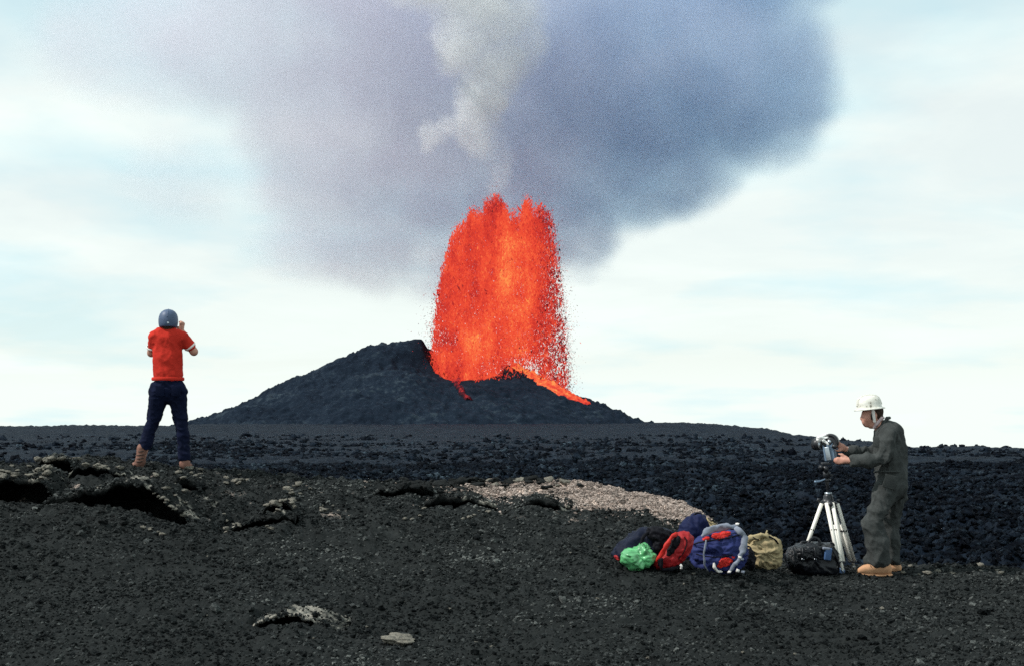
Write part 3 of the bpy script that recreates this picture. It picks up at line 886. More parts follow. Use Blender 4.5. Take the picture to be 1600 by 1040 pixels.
def build_scatter():
    rng = np.random.default_rng(5)
    # fine cinders over the whole slope: grain size roughly constant, thinned with distance
    x, y = wedge(320000, 5.5, 18.0, rng, 0.56, 1.6)
    clump = fbm(x * 1.2, y * 1.2, 3, 501)
    keep = rng.uniform(-1.2, 0.6, len(x)) < clump
    x, y = x[keep], y[keep]
    sz = 0.0140 * np.exp(rng.normal(0, 0.42, len(x))) * (1 + 0.045 * (y - 8))
    z = surf_z(x, y) + sz * 0.1
    keep = pale_mask(x, y) < 0.35
    scatter('cinder_gravel', 'loose black cinder gravel covering the foreground slope', np.stack([x, y, z], -1)[keep], sz[keep], M['gravel'], 3, sub=1)
    # a scatter of bigger cinders
    x, y = wedge(5600, 5.5, 17.5, rng, 0.56, 1.6)
    sz = 0.028 * np.exp(rng.normal(0, 0.40, len(x)))
    z = surf_z(x, y) + sz * 0.12
    keep = pale_mask(x, y) < 0.35
    scatter('cinder_lumps', 'coarser black cinder lumps strewn over the foreground slope', np.stack([x, y, z], -1)[keep], sz[keep], M['gravel'], 5, sub=2, rough=0.5)
    # pale pinkish gravel of the bank
    x, y = wedge(240000, 14.0, 17.6, rng, 0.16, 1.0)
    keep = pale_mask(x + rng.normal(0, 0.18, len(x)) * rng.exponential(1, len(x)), y + rng.normal(0, 0.18, len(x)) * rng.exponential(1, len(x))) > rng.uniform(0.10, 1.0, len(x))
    x, y = x[keep], y[keep]
    sz = 0.0145 * np.exp(rng.normal(0, 0.42, len(x)))
    z = surf_z(x, y) + sz * 0.15
    scatter('pale_gravel', 'pale pinkish gravel covering the bank on the crest', np.stack([x, y, z], -1), sz, M['pinkrock'], 7, sub=2)
    # clinker of the lava field
    x, y = wedge(290000, 15, 75, rng, 0.54, 1.1)
    ok = near_base(x, y)[0] < field_z(x, y, False) + 0.3
    x, y = x[ok], y[ok]
    cl = fbm(x * 0.3, y * 0.3, 3, 511)
    k = rng.uniform(-0.9, 0.7, len(x)) < cl
    x, y, cl = x[k], y[k], cl[k]
    sz = (0.045 + 0.0015 * y) * np.exp(rng.normal(0, 0.33, len(x))) * (1 + 0.4 * cl)
    z = field_z(x, y) + sz * 0.08
    scatter('lava_clinker', 'jumbled dark clinker blocks covering the near lava field', np.stack([x, y, z], -1), sz, M['clinker'], 9, sub=2, rough=0.66, nscale=2.8, smooth=True)
    x, y = wedge(38000, 60, 210, rng, 0.54, 1.0)
    cl = fbm(x * 0.06, y * 0.035, 3, 521)
    k = (rng.uniform(-0.5, 0.8, len(x)) < cl) & (rng.uniform(0, 1, len(x)) < 1.1 - sstep(70, 205, y))
    x, y = x[k], y[k]
    sz = (0.12 + 0.0013 * y) * np.exp(rng.normal(0, 0.4, len(x)))
    z = field_z(x, y) + sz * 0.02
    scatter('distant_clinker', 'distant dark clinker blocks on the lava field', np.stack([x, y, z], -1), sz, M['clinker'], 11, sub=2, rough=0.6, nscale=2.4, smooth=True)
build_scatter()

# ------------------------------------------------------------------ single stones one can point at
def rock_mesh(name, seed, sub=4, flat=0.7, angular=5):
    rng = np.random.default_rng(seed)
    bm = bmesh.new()
    bmesh.ops.create_icosphere(bm, subdivisions=sub, radius=0.5)
    me = bpy.data.meshes.new(name); bm.to_mesh(me); bm.free()
    v = np.zeros(len(me.vertices) * 3, np.float32); me.vertices.foreach_get('co', v); v = v.reshape(-1, 3).astype(float)
    for k in range(angular):            # broken faces
        nrm = rng.normal(0, 1, 3); nrm /= np.linalg.norm(nrm)
        off = rng.uniform(0.28, 0.42)
        dd = v @ nrm - off
        v = v - np.outer(np.maximum(dd, 0) * 0.9, nrm)
    n = noise3(v * 3.2 + seed, seed) * 0.20 + noise3(v * 8 + seed, seed + 1) * 0.09 + noise3(v * 18, seed + 2) * 0.03
    v = v * (1 + n[:, None] * 1.6)
    v[:, 2] *= flat
    me.vertices.foreach_set('co', v.astype(np.float32).ravel()); me.update()
    return me
ROCKS = [rock_mesh('rock', 900 + k * 13, 3 if k < 6 else 4, 0.55 + 0.07 * (k % 4)) for k in range(8)]

def stone(name, label, group, px, py, wpx, mat, k=None, sq=(1, 1, 1), sink=0.22, rng=random):
    h = hit(px, py)
    s = wpx * h.y / F
    me = ROCKS[rng.randrange(8) if k is None else k]
    key = me.name + mat.name
    if key not in STONE_ME:
        m2 = me.copy(); m2.materials.append(mat)
        m2.polygons.foreach_set('use_smooth', np.ones(len(m2.polygons), bool)); STONE_ME[key] = m2
    o = bpy.data.objects.new(name, STONE_ME[key]); COL.objects.link(o)
    o.location = (h.x, h.y, h.z + s * sq[2] * 0.5 * 0.65 - s * sink * sq[2])
    o.scale = (s * sq[0], s * sq[1], s * sq[2])
    o.rotation_euler = (rng.uniform(-.35, .35), rng.uniform(-.35, .35), rng.uniform(0, 6.28))
    tag(o, label, 'stone', group)
    return o
STONE_ME = {}
CL = [  # px range, y range, count, size range, material, label, group
    (58, 120, 716, 722, 11, (8, 17), 'palerock', 'pale encrusted stone on the crust plate behind the far left hollow', 'pale stones on the far plate'),
    (118, 190, 728, 737, 11, (7, 15), 'palerock', 'pale encrusted stone on the low plate left of the standing person', 'pale stones on the low plate'),
    (0, 80, 728, 748, 18, (7, 18), 'palerock', 'pale stone on the thick crust at the far left edge', 'pale stones on the left crust'),
    (232, 318, 731, 748, 12, (6, 15), 'palerock', 'pale stone at the feet of the person in red', 'pale stones below the standing person'),
    (235, 306, 758, 806, 16, (6, 14), 'palerock', 'pale lump on the descending lip of the long hollow', 'pale lumps on the long lip'),
    (92, 300, 786, 828, 16, (7, 17), 'darkrock', 'dark stone at the foot of the long hollow', 'dark stones below the long hollow'),
    (350, 400, 742, 760, 7, (7, 15), 'palerock', 'pale stone on the dark hump right of the standing person', 'pale stones on the dark hump'),
    (440, 492, 756, 772, 9, (7, 15), 'palerock', 'grey stone at the crest midway to the pinkish bank', 'grey stones at the crest'),
    (416, 462, 780, 798, 8, (10, 20), 'palerock', 'pale stone of the cluster right of the long hollow', 'pale stone cluster'),
    (342, 425, 802, 830, 10, (6, 13), 'palerock', 'pale stone along the cracked ridge right of the long hollow', 'pale stones on the cracked ridge'),
    (222, 256, 820, 836, 6, (6, 13), 'palerock', 'pale patch stone below the long hollow', 'pale stones below the long hollow'),
    (490, 522, 793, 800, 4, (7, 13), 'palerock', 'pale stone lying alone in mid slope', 'pale stones in mid slope'),
    (580, 730, 746, 772, 26, (11, 28), 'darkrock', 'dark rough stone on the crest left of the pinkish bank', 'dark stones on the crest'),
    (735, 920, 744, 764, 26, (10, 26), 'darkrock', 'grey rough stone along the back edge of the pinkish bank', 'grey stones behind the bank'),
    (745, 905, 743, 760, 14, (9, 22), 'palerock', 'pale rough stone behind the pinkish bank', 'pale stones behind the bank'),
    (500, 950, 790, 812, 16, (5, 11), 'palerock', 'small pale stone below the crest in mid slope', 'small pale stones below the crest'),
    (20, 1580, 850, 1030, 22, (4, 9), 'palerock', 'small pale stone strewn over the near foreground cinder', 'small pale stones in the foreground'),
    (1390, 1590, 884, 898, 10, (6, 16), 'palerock', 'pale stone on the slope rim right of the coverall man', 'pale stones on the right rim'),
]
ORD = ['first', 'second', 'third', 'fourth', 'fifth', 'sixth', 'seventh', 'eighth', 'ninth', 'tenth', 'eleventh', 'twelfth', 'thirteenth', 'fourteenth', 'fifteenth', 'sixteenth', 'seventeenth', 'eighteenth', 'nineteenth', 'twentieth'] + ['twenty-' + k for k in ('first', 'second', 'third', 'fourth', 'fifth', 'sixth', 'seventh', 'eighth', 'ninth')]
def build_stones():
    rng = random.Random(3)
    for x0, x1, y0, y1, n, (s0, s1), mat, label, group in CL:
        xs = sorted(rng.uniform(x0, x1) for _ in range(n))
        for k in range(n):
            stone('lava_stone', ORD[k] + ' from left, ' + label, group, xs[k], rng.uniform(y0, y1), s0 + (s1 - s0) * rng.random() ** 1.8, M[mat],
                  sq=(1, rng.uniform(.7, 1.1), rng.uniform(.55, .95)), rng=rng)
    o = stone('lava_stone', 'flat oval pale grey stone alone in the near foreground', None, 627, 1003, 56, M['palerock'], 7, (1.0, 0.7, 0.42), 0.15, rng)
    o.rotation_euler = (0.1, 0.05, 0.2)
build_stones()
# ------------------------------------------------------------------ bodies and clothes: smooth solids from blended limbs
def sdf_mesh(name, prims, vox=0.008, k=0.025, wrinkle=None, seed=0):
    """prims: ('c', a, b, ra, rb, squash) tapered limb | ('e', centre, radii, matrix) ellipsoid; squash = (dir, factor)"""
    lo = np.full(3, 1e9); hi = np.full(3, -1e9)
    for p in prims:
        if p[0] == 'c':
            r = max(p[3], p[4]) * (max(1, 1 / p[5][1]) if len(p) > 5 and p[5] else 1)
            for q in (p[1], p[2]):
                lo = np.minimum(lo, np.array(q) - r); hi = np.maximum(hi, np.array(q) + r)
        else:
            r = max(p[2]); lo = np.minimum(lo, np.array(p[1]) - r); hi = np.maximum(hi, np.array(p[1]) + r)
    lo = lo - 3 * vox - k * 0.5; hi = hi + 3 * vox + k * 0.5
    n = np.ceil((hi - lo) / vox).astype(int) + 1
    ax = [lo[i] + vox * np.arange(n[i]) for i in range(3)]
    D = np.full(n, 0.5, np.float32)
    for p in prims:
        if p[0] == 'c':
            A, B = np.array(p[1], float), np.array(p[2], float)
            sq = p[5] if len(p) > 5 else None
            r = max(p[3], p[4]) * (max(1, 1 / sq[1]) if sq else 1)
            l, h = np.minimum(A, B) - r, np.maximum(A, B) + r
        else:
            A = np.array(p[1], float); r = max(p[2]); l, h = A - r, A + r
        m = k + 3 * vox
        i0 = np.maximum(0, np.floor((l - m - lo) / vox).astype(int)); i1 = np.minimum(n, np.ceil((h + m - lo) / vox).astype(int) + 1)
        sl = tuple(slice(i0[i], i1[i]) for i in range(3))
        X, Y, Z = np.meshgrid(ax[0][sl[0]], ax[1][sl[1]], ax[2][sl[2]], indexing='ij')
        Q = np.stack([X, Y, Z], -1) - A
        if p[0] == 'c':
            AB = B - A
            if sq:
                dv = np.array(sq[0], float); dv /= np.linalg.norm(dv)
                Q = Q + np.expand_dims(Q @ dv, -1) * dv * (sq[1] - 1)
                AB = AB + dv * (AB @ dv) * (sq[1] - 1)
            t = np.clip((Q @ AB) / max(AB @ AB, 1e-9), 0, 1)
            d = np.linalg.norm(Q - t[..., None] * AB, axis=-1) - (p[3] + (p[4] - p[3]) * t)
        else:
            if len(p) > 3 and p[3] is not None: Q = Q @ np.array(p[3])
            R = np.array(p[2]); q = Q / R
            ln = np.linalg.norm(q, axis=-1)
            d = (ln - 1) * min(R) * 0.6 + (ln - 1) * ln / np.maximum(np.linalg.norm(q / R, axis=-1), 1e-6) * 0.4
        a = D[sl]; b = d.astype(np.float32)
        hh = np.clip(0.5 + 0.5 * (a - b) / k, 0, 1)
        D[sl] = a * (1 - hh) + b * hh - k * hh * (1 - hh)
    S = D < 0
    c = np.zeros(np.array(n) - 1, np.uint8)
    for dx in (0, 1):
        for dy in (0, 1):
            for dz in (0, 1):
                c += S[dx:n[0] - 1 + dx, dy:n[1] - 1 + dy, dz:n[2] - 1 + dz]
    act = (c > 0) & (c < 8)
    idx = -np.ones(act.shape, np.int64); cells = np.argwhere(act); idx[act] = np.arange(len(cells))
    acc = np.zeros((len(cells), 3)); cnt = np.zeros(len(cells))
    corners = [(0, 0, 0), (1, 0, 0), (0, 1, 0), (1, 1, 0), (0, 0, 1), (1, 0, 1), (0, 1, 1), (1, 1, 1)]
    val = {o: D[cells[:, 0] + o[0], cells[:, 1] + o[1], cells[:, 2] + o[2]] for o in corners}
    for o in corners:
        for a_ in range(3):
            if o[a_] == 0:
                e = list(o); e[a_] = 1; e = tuple(e)
                v0, v1 = val[o], val[e]
                m = (v0 < 0) != (v1 < 0)
                t = np.where(m, v0 / np.where(m, v0 - v1, 1), 0)
                p_ = np.tile(np.array(o, float), (len(cells), 1)); p_[:, a_] = t
                acc[m] += p_[m]; cnt[m] += 1
    V = lo + vox * (cells + acc / cnt[:, None])
    quads = []
    for a_ in range(3):
        u, w = (a_ + 1) % 3, (a_ + 2) % 3
        s0 = [slice(1, -1)] * 3; s1 = [slice(1, -1)] * 3
        s0[a_] = slice(0, n[a_] - 1); s1[a_] = slice(1, n[a_])
        A_, B_ = S[tuple(s0)], S[tuple(s1)]
        e = np.argwhere(A_ != B_)
        flip = A_[tuple(e.T)]
        e = e.copy(); e[:, u] += 1; e[:, w] += 1
        def at(du, dw):
            g = e.copy(); g[:, u] -= du; g[:, w] -= dw
            return idx[g[:, 0], g[:, 1], g[:, 2]]
        q = np.stack([at(1, 1), at(0, 1), at(0, 0), at(1, 0)], -1)
        q[~flip] = q[~flip][:, ::-1]
        quads.append(q)
    Fc = np.concatenate(quads)
    # relax, then wrinkles along the normals
    def normals(V):
        a = V[Fc[:, 2]] - V[Fc[:, 0]]; b = V[Fc[:, 3]] - V[Fc[:, 1]]
        nn = np.cross(a, b); N = np.zeros_like(V)
        for j in range(4): np.add.at(N, Fc[:, j], nn)
        return N / np.maximum(np.linalg.norm(N, axis=1, keepdims=True), 1e-9)
    E = np.concatenate([Fc[:, [0, 1]], Fc[:, [1, 2]], Fc[:, [2, 3]], Fc[:, [3, 0]]])
    deg = np.bincount(E.ravel(), minlength=len(V)).astype(float)
    for it in range(3):
        s = np.zeros_like(V)
        np.add.at(s, E[:, 0], V[E[:, 1]]); np.add.at(s, E[:, 1], V[E[:, 0]])
        V = V * 0.5 + 0.5 * s / deg[:, None]
    if wrinkle:
        N = normals(V)
        h = np.zeros(len(V))
        for scale, amp, stretch in wrinkle:
            q = V * np.array(stretch) * scale
            w = noise3(q, seed + int(scale))
            h += amp * (0.5 - 2 * np.abs(w)) if amp > 0 else -amp * w
        V = V + N * h[:, None]
    return mesh_np(name, V, Fc)

def obj_at(name, me, mat, parent, smooth=True):
    """world-space mesh made a part of its thing (kept in place)"""
    if parent is not None:
        v = np.zeros(len(me.vertices) * 3, np.float32); me.vertices.foreach_get('co', v)
        v = v.reshape(-1, 3) - np.array(parent.matrix_basis.translation, np.float32)
        me.vertices.foreach_set('co', v.ravel()); me.update()
    return link(name, me, mat, parent, smooth)

def sub_at(name, me, mat, part):
    """sub-part: the part sits at its thing's origin, so the offset is the thing's"""
    v = np.zeros(len(me.vertices) * 3, np.float32); me.vertices.foreach_get('co', v)
    v = v.reshape(-1, 3) - np.array(part.parent.matrix_basis.translation, np.float32)
    me.vertices.foreach_set('co', v.ravel()); me.update()
    return link(name, me, mat, part)

def tube_mesh(name, pts, rad, n=10, flat=None):
    """smooth tube through points; flat = (dir, factor) squashes the section"""
    pts = [Vector(p) for p in pts]
    rad = list(rad) if hasattr(rad, '__len__') else [rad] * len(pts)
    P2, R2 = [], []
    for i in range(len(pts) - 1):
        p0, p1, p2, p3 = pts[max(i - 1, 0)], pts[i], pts[i + 1], pts[min(i + 2, len(pts) - 1)]
        m = 6 if len(pts) > 2 else 2
        for j in range(m):
            t = j / m
            P2.append(0.5 * ((2 * p1) + (p2 - p0) * t + (2 * p0 - 5 * p1 + 4 * p2 - p3) * t * t + (3 * p1 - p0 - 3 * p2 + p3) * t ** 3))
            R2.append(rad[i] * (1 - t) + rad[i + 1] * t)
    P2.append(pts[-1]); R2.append(rad[-1])
    V, Fq = [], []
    up = Vector((0, 0, 1))
    prev = None
    for i, p in enumerate(P2):
        t = (P2[min(i + 1, len(P2) - 1)] - P2[max(i - 1, 0)]).normalized()
        s = t.cross(prev if prev is not None else (up if abs(t.z) < 0.9 else Vector((0, 1, 0))))
        s.normalize(); u = s.cross(t).normalized()
        prev = u
        s2 = t.cross(u)
        for j in range(n):
            a = 2 * math.pi * j / n
            off = (u * math.cos(a) + s2 * math.sin(a)) * R2[i]
            if flat:
                dv = Vector(flat[0]).normalized(); off = off + dv * off.dot(dv) * (flat[1] - 1)
            V.append(p + off)
    m = len(P2)
    for i in range(m - 1):
        for j in range(n):
            Fq.append((i * n + j, i * n + (j + 1) % n, (i + 1) * n + (j + 1) % n, (i + 1) * n + j))
    me = bpy.data.meshes.new(name)
    Fq.append(tuple(range(n - 1, -1, -1))); Fq.append(tuple(range((m - 1) * n, m * n)))
    me.from_pydata([tuple(v) for v in V], [], Fq); me.update()
    return me

def join_meshes(name, ms):
    bm = bmesh.new()
    for m in ms: bm.from_mesh(m)
    me = bpy.data.meshes.new(name); bm.to_mesh(me); bm.free()
    for m in ms: bpy.data.meshes.remove(m)
    return me

def lathe_mesh(name, prof, n=40, mat4=None, squash=(1, 1), wob=0.0, seed=1):
    """profile (r, z) about z; mat4 places it"""
    V, Fq = [], []
    for r, z in prof:
        for j in range(n):
            a = 2 * math.pi * j / n
            V.append(Vector((r * math.cos(a) * squash[0], r * math.sin(a) * squash[1], z)))
    m = len(prof)
    for i in range(m - 1):
        for j in range(n):
            Fq.append((i * n + j, i * n + (j + 1) % n, (i + 1) * n + (j + 1) % n, (i + 1) * n + j))
    if mat4 is not None: V = [mat4 @ v for v in V]
    me = bpy.data.meshes.new(name)
    me.from_pydata([tuple(v) for v in V], [], Fq); me.update()
    return me

def box_mesh(name, c, size, rot=None, bevel=0.006, seg=2):
    bm = bmesh.new()
    bmesh.ops.create_cube(bm, size=1.0)
    bmesh.ops.scale(bm, vec=size, verts=bm.verts)
    bmesh.ops.bevel(bm, geom=bm.edges[:], offset=bevel, segments=seg, affect='EDGES', profile=0.6)
    mt = Matrix.Translation(c) @ (rot.to_matrix().to_4x4() if rot is not None else Matrix())
    bmesh.ops.transform(bm, matrix=mt, verts=bm.verts)
    me = bpy.data.meshes.new(name); bm.to_mesh(me); bm.free()
    return me

def boot_mesh(name, ankle, toe_dir, L, H, W, seed=0, shaft=0.0):
    """lace-up work boot: ankle point above the heel, toe direction on the ground"""
    t = Vector(toe_dir); t.z = 0; t.normalize()
    s = Vector((-t.y, t.x, 0))
    g = Vector(ankle)
    def q(f, h, o=0): return tuple(g + t * f * L + Vector((0, 0, h)) + s * o)
    pr = [('c', q(-0.20, 0.045), q(0.10, 0.045), 0.040, 0.042), ('c', q(0.10, 0.045), q(0.52, 0.040), 0.043, 0.046, ((0, 0, 1), 1.15)),
          ('e', q(0.58, 0.038), (0.055, 0.055, 0.036)), ('c', q(0.0, 0.055), q(0.28, 0.060), 0.050, 0.045),
          ('c', q(-0.06, 0.07), q(-0.04, H), 0.048, 0.052)]
    return sdf_mesh(name, pr, 0.006, 0.03, [(26, -0.003, (1, 1, 1))], seed)

def sole_mesh(name, ankle, toe_dir, L, W):
    t = Vector(toe_dir); t.z = 0; t.normalize(); s = Vector((-t.y, t.x, 0)); g = Vector(ankle)
    out = []
    for f, w in ((-0.36, 0.0), (-0.34, 0.55), (-0.25, 0.85), (-0.05, 0.85), (0.2, 0.8), (0.45, 1.05), (0.62, 1.0), (0.74, 0.7), (0.79, 0.0)):
        out.append((f, w))
    loop = [g + t * f * L + s * w * W / 2 for f, w in out] + [g + t * f * L - s * w * W / 2 for f, w in out[-2:0:-1]]
    n = len(loop); V = []
    for h in (0.0, 0.022):
        V += [tuple(p + Vector((0, 0, h))) for p in loop]
    Fq = [tuple(range(n - 1, -1, -1)), tuple(range(n, 2 * n))] + [(i, (i + 1) % n, n + (i + 1) % n, n + i) for i in range(n)]
    me = bpy.data.meshes.new(name); me.from_pydata(V, [], Fq); me.update()
    return me

M['skin'] = cloth_mat('skin', (0.46, 0.235, 0.17), 0.6, 0.16, 40, 0.1, 0.4)
M['skin_tan'] = cloth_mat('sunburnt_skin', (0.50, 0.245, 0.18), 0.6, 0.18, 40, 0.1, 0.4)
M['hair'] = cloth_mat('brown_hair', (0.035, 0.02, 0.013), 0.7, 0.4, 90, 0.4)
M['redshirt'] = cloth_mat('red_cotton', (0.50, 0.030, 0.019), 0.9, 0.16, 120, 0.25, 0.1)
M['whitetrim'] = cloth_mat('white_trim', (0.72, 0.68, 0.64), 0.9, 0.1, 60, 0.1)
M['jeans'] = cloth_mat('navy_denim', (0.0048, 0.0075, 0.024), 0.92, 0.45, 90, 0.35, 0.1)
M['bluehelmet'] = plain_mat('slate_blue_helmet', (0.060, 0.092, 0.165), 0.5, 0, 0.4, 0.3, 25)
M['tanboot'] = cloth_mat('dusty_leather', (0.52, 0.28, 0.155), 0.8, 0.25, 25, 0.3, 0.2)
M['pinkboot'] = cloth_mat('dusty_brown_leather', (0.20, 0.10, 0.075), 0.8, 0.45, 30, 0.3, 0.2)
M['sole'] = plain_mat('boot_sole', (0.07, 0.04, 0.028), 0.8)
M['lace'] = plain_mat('dark_lace', (0.05, 0.028, 0.02), 0.8)
M['coverall'] = cloth_mat('olive_coverall', (0.047, 0.051, 0.050), 0.93, 0.4, 70, 0.4, 0.12)
M['pinkshirt'] = cloth_mat('pale_pink_shirt', (0.55, 0.42, 0.42), 0.9, 0.1, 60, 0.2)
M['black'] = plain_mat('black_plastic', (0.012, 0.013, 0.017), 0.42, 0, 0.5, 0.3)
M['silver'] = plain_mat('brushed_metal', (0.42, 0.46, 0.50), 0.35, 0.9, 0.5, 0.15)
M['bluegrey'] = plain_mat('blue_grey_metal', (0.16, 0.23, 0.32), 0.45, 0.3, 0.5, 0.2)
M['whiteleg'] = plain_mat('pale_wood_leg', (0.84, 0.80, 0.72), 0.5, 0, 0.4, 0.05, 20)
M['whiteplastic'] = cloth_mat('white_plastic_sheet', (0.72, 0.72, 0.70), 0.4, 0.12, 20, 0.4, 0.5)
M['greylens'] = plain_mat('lens_glass', (0.01, 0.012, 0.02), 0.08, 0, 0.8, 0.1)

def helmet_mat():
    m = rock_mat('scuffed_white_helmet', (0.42, 0.40, 0.33), (0.62, 0.60, 0.52), (0.80, 0.79, 0.74), 0.50, 14, 0.55, 0.15, 0.01, detail_scale=45, spec=0.4)
    cr = [n for n in m.node_tree.nodes if n.type == 'VALTORGB'][0].color_ramp
    cr.elements[0].position = 0.40; cr.elements[0].color = (0.16, 0.15, 0.12, 1)
    return m
M['whitehelmet'] = helmet_mat()

# ---- person in the red shirt, seen from behind
def build_photographer():
    D0 = 16.2
    def q(px, py, dy=0.0): return P(px, py, D0 + dy)
    gl = hit(221, 727); gr = hit(289, 728)
    foot = q(256, 729)
    root = empty('person', tuple(foot))
    tag(root, 'person in red shirt and navy trousers, seen from behind, raising a camera to the face', 'person')
    UPX = (1, 0, 0)
    # skin: one continuous figure
    pr = [('e', q(263, 500), (0.082, 0.10, 0.118)), ('c', q(263, 506), q(263, 522), 0.058, 0.064),
          ('c', q(262, 528), q(262, 562), 0.125, 0.13, ((0, 1, 0), 1.5)), ('c', q(262, 562), q(262, 600), 0.125, 0.15, ((0, 1, 0), 1.4)),
          ('c', q(246, 526), q(279, 525), 0.06, 0.06),
          ('c', q(250, 614), q(240, 655, 0.02), 0.060, 0.045), ('c', q(240, 655, 0.02), q(222, 718), 0.045, 0.034),
          ('c', q(276, 614), q(283, 660, 0.02), 0.060, 0.045), ('c', q(283, 660, 0.02), q(288, 720), 0.045, 0.034),
          # ears, nose
          ('e', q(251.5, 503), (0.012, 0.022, 0.03)), ('e', q(274.5, 503), (0.012, 0.022, 0.03)), ('e', q(264, 505, 0.105), (0.016, 0.022, 0.02)),
          # right arm: elbow out, hand up beside the cheek
          ('c', q(285, 526), q(303, 549, 0.08), 0.052, 0.044), ('c', q(303, 549, 0.08), q(287, 520, 0.24), 0.044, 0.030),
          ('e', q(283.5, 513, 0.25), (0.030, 0.034, 0.046)),
          # left arm: elbow low, forearm hidden in front
          ('c', q(239.5, 526), q(236.5, 551, 0.10), 0.052, 0.044), ('c', q(236.5, 551, 0.10), q(250, 522, 0.27), 0.044, 0.030),
          ('e', q(254, 514, 0.28), (0.030, 0.034, 0.044))]
    for i, (dx, dy, yy) in enumerate(((-1.5, -8.2, 0.22), (0.4, -9.2, 0.235), (2.2, -8.6, 0.25), (3.6, -6.8, 0.265))):
        a = q(283 + dx * 0.8, 511, 0.235 + 0.012 * i); b = q(283.5 + dx, 511 + dy * 0.7, yy); c = q(281.5 + dx, 511 + dy, yy + 0.03)
        pr += [('c', a, b, 0.0105, 0.0095), ('c', b, c, 0.0095, 0.008)]
    pr += [('c', q(281, 514, 0.25), q(277, 511, 0.27), 0.012, 0.010), ('c', q(277, 511, 0.27), q(274, 509, 0.29), 0.010, 0.0085)]
    for i in range(4):
        a = q(254 + i * 0.8, 512, 0.30); b = q(256 + i * 1.0, 507 - i * 0.5, 0.33); c = q(259 + i, 506 - i, 0.33)
        pr += [('c', a, b, 0.0105, 0.0095), ('c', b, c, 0.0095, 0.008)]
    pr += [('c', q(255, 514, 0.27), q(259, 511, 0.28), 0.012, 0.009)]
    obj_at('body', sdf_mesh('body', [tuple(x) for x in pr], 0.0075, 0.022), M['skin'], root)
    # hair at the nape
    obj_at('hair', sdf_mesh('hair', [('e', q(263, 503, -0.012), (0.084, 0.098, 0.085)), ('e', q(263, 511, -0.03), (0.06, 0.06, 0.05))], 0.008, 0.02, [(45, -0.006, (1, 1, .4))], 3), M['hair'], root)
    # red shirt with short sleeves
    sh = [('c', q(262, 532), q(262, 560), 0.160, 0.158, ((0, 1, 0), 1.40)), ('c', q(262, 560), q(262.5, 584), 0.158, 0.166, ((0, 1, 0), 1.30)),
          ('c', q(243, 528), q(280.5, 527), 0.072, 0.072), ('c', q(251, 519.5), q(274, 519.5), 0.058, 0.058),
          ('c', q(284, 527), q(296, 540, 0.05), 0.072, 0.066), ('c', q(240.5, 527), q(238, 541, 0.06), 0.070, 0.062)]
    s = obj_at('shirt', sdf_mesh('shirt', sh, 0.008, 0.045, [(6.0, 0.010, (1, 1, 0.8)), (14, 0.006, (1, 1, 0.7)), (34, -0.0022, (1, 1, 1))], 5), M['redshirt'], root)
    # hem, collar and white sleeve bands
    def ring(c, axis, r, rr, squash=1.0):
        axis = Vector(axis).normalized()
        m4 = Matrix.Translation(c) @ axis.to_track_quat('Z', 'Y').to_matrix().to_4x4()
        prof = [(r, -rr), (r + 0.006, -rr * .6), (r + 0.008, 0), (r + 0.006, rr * .6), (r, rr)]
        return lathe_mesh('band', prof, 28, m4, (1, squash))
    sub_at('hem', ring(q(262.5, 591.5), (0, 0, 1), 0.178, 0.02, 0.80), M['redshirt'], s)
    sub_at('sleeve_band', ring(q(297.0, 541, 0.055), q(303, 549, .08) - q(285, 526), 0.064, 0.012), M['whitetrim'], s)
    sub_at('sleeve_band', ring(q(238.0, 543, 0.065), q(236.5, 551, .10) - q(239.5, 526), 0.060, 0.012), M['whitetrim'], s)
    # trousers
    tr = [('c', q(262.5, 600), q(262.5, 607), 0.158, 0.170, ((0, 1, 0), 1.35)), ('c', q(248, 608), q(277, 608), 0.106, 0.106),
          ('c', q(249, 613), q(242, 648, 0.02), 0.112, 0.078), ('c', q(242, 648, 0.02), q(233.5, 674, 0.02), 0.076, 0.066), ('c', q(233.5, 674, 0.02), q(227.5, 694, 0.0), 0.066, 0.074),
          ('c', q(277, 613), q(282, 652, 0.02), 0.112, 0.078), ('c', q(282, 652, 0.02), q(285.5, 680, 0.02), 0.076, 0.066), ('c', q(285.5, 680, 0.02), q(288, 712, 0.0), 0.066, 0.072)]
    t = obj_at('trousers', sdf_mesh('trousers', tr, 0.008, 0.03, [(5.5, 0.010, (1, 1, 0.6)), (13, 0.008, (1, 1, 1.2)), (30, -0.003, (1, 1, 1))], 9), M['jeans'], root)
    for px in (250, 275):
        sub_at('back_pocket', box_mesh('pocket', q(px, 610, -0.128), (0.10, 0.008, 0.12), Euler((0.12, 0, 0)), 0.003), M['jeans'], t)
    # boots
    al = q(220.5, 727); ar = q(289.5, 727.5)
    al.z = gl.z - 0.005; ar.z = gr.z - 0.005
    bl = obj_at('boot', sdf_mesh('boot', [('c', q(222.5, 700), q(219.5, 720), 0.062, 0.052), ('c', q(219.5, 720), q(216, 725.5, .02), 0.052, 0.045), ('c', q(217.5, 725.5), q(209.5, 726.5, 0.07), 0.040, 0.030), ('c', q(217, 725, .05), q(210, 726, 0.16), 0.042, 0.034)], 0.0065, 0.03, [(18, 0.004, (1, 1, 1))], 2), M['pinkboot'], root)
    sub_at('sole', join_meshes('sole', [tube_mesh('s', [q(222, 729, -0.03), q(214, 729.3, 0.05), q(208, 729.5, 0.15)], [0.034, 0.038, 0.03], 10, ((0, 0, 1), 0.35))]), M['sole'], bl)
    for px, py in ((219.8, 704), (219, 709.5), (218.2, 715), (217.5, 720)):
        sub_at('strap', tube_mesh('s', [q(px - 6.6, py + 1.5, 0.0), q(px - 4, py + 1, -0.045), q(px, py + 0.5, -0.064), q(px + 5, py, -0.045), q(px + 7.4, py - 0.5, 0.0)], 0.0065, 8), M['lace'], bl)
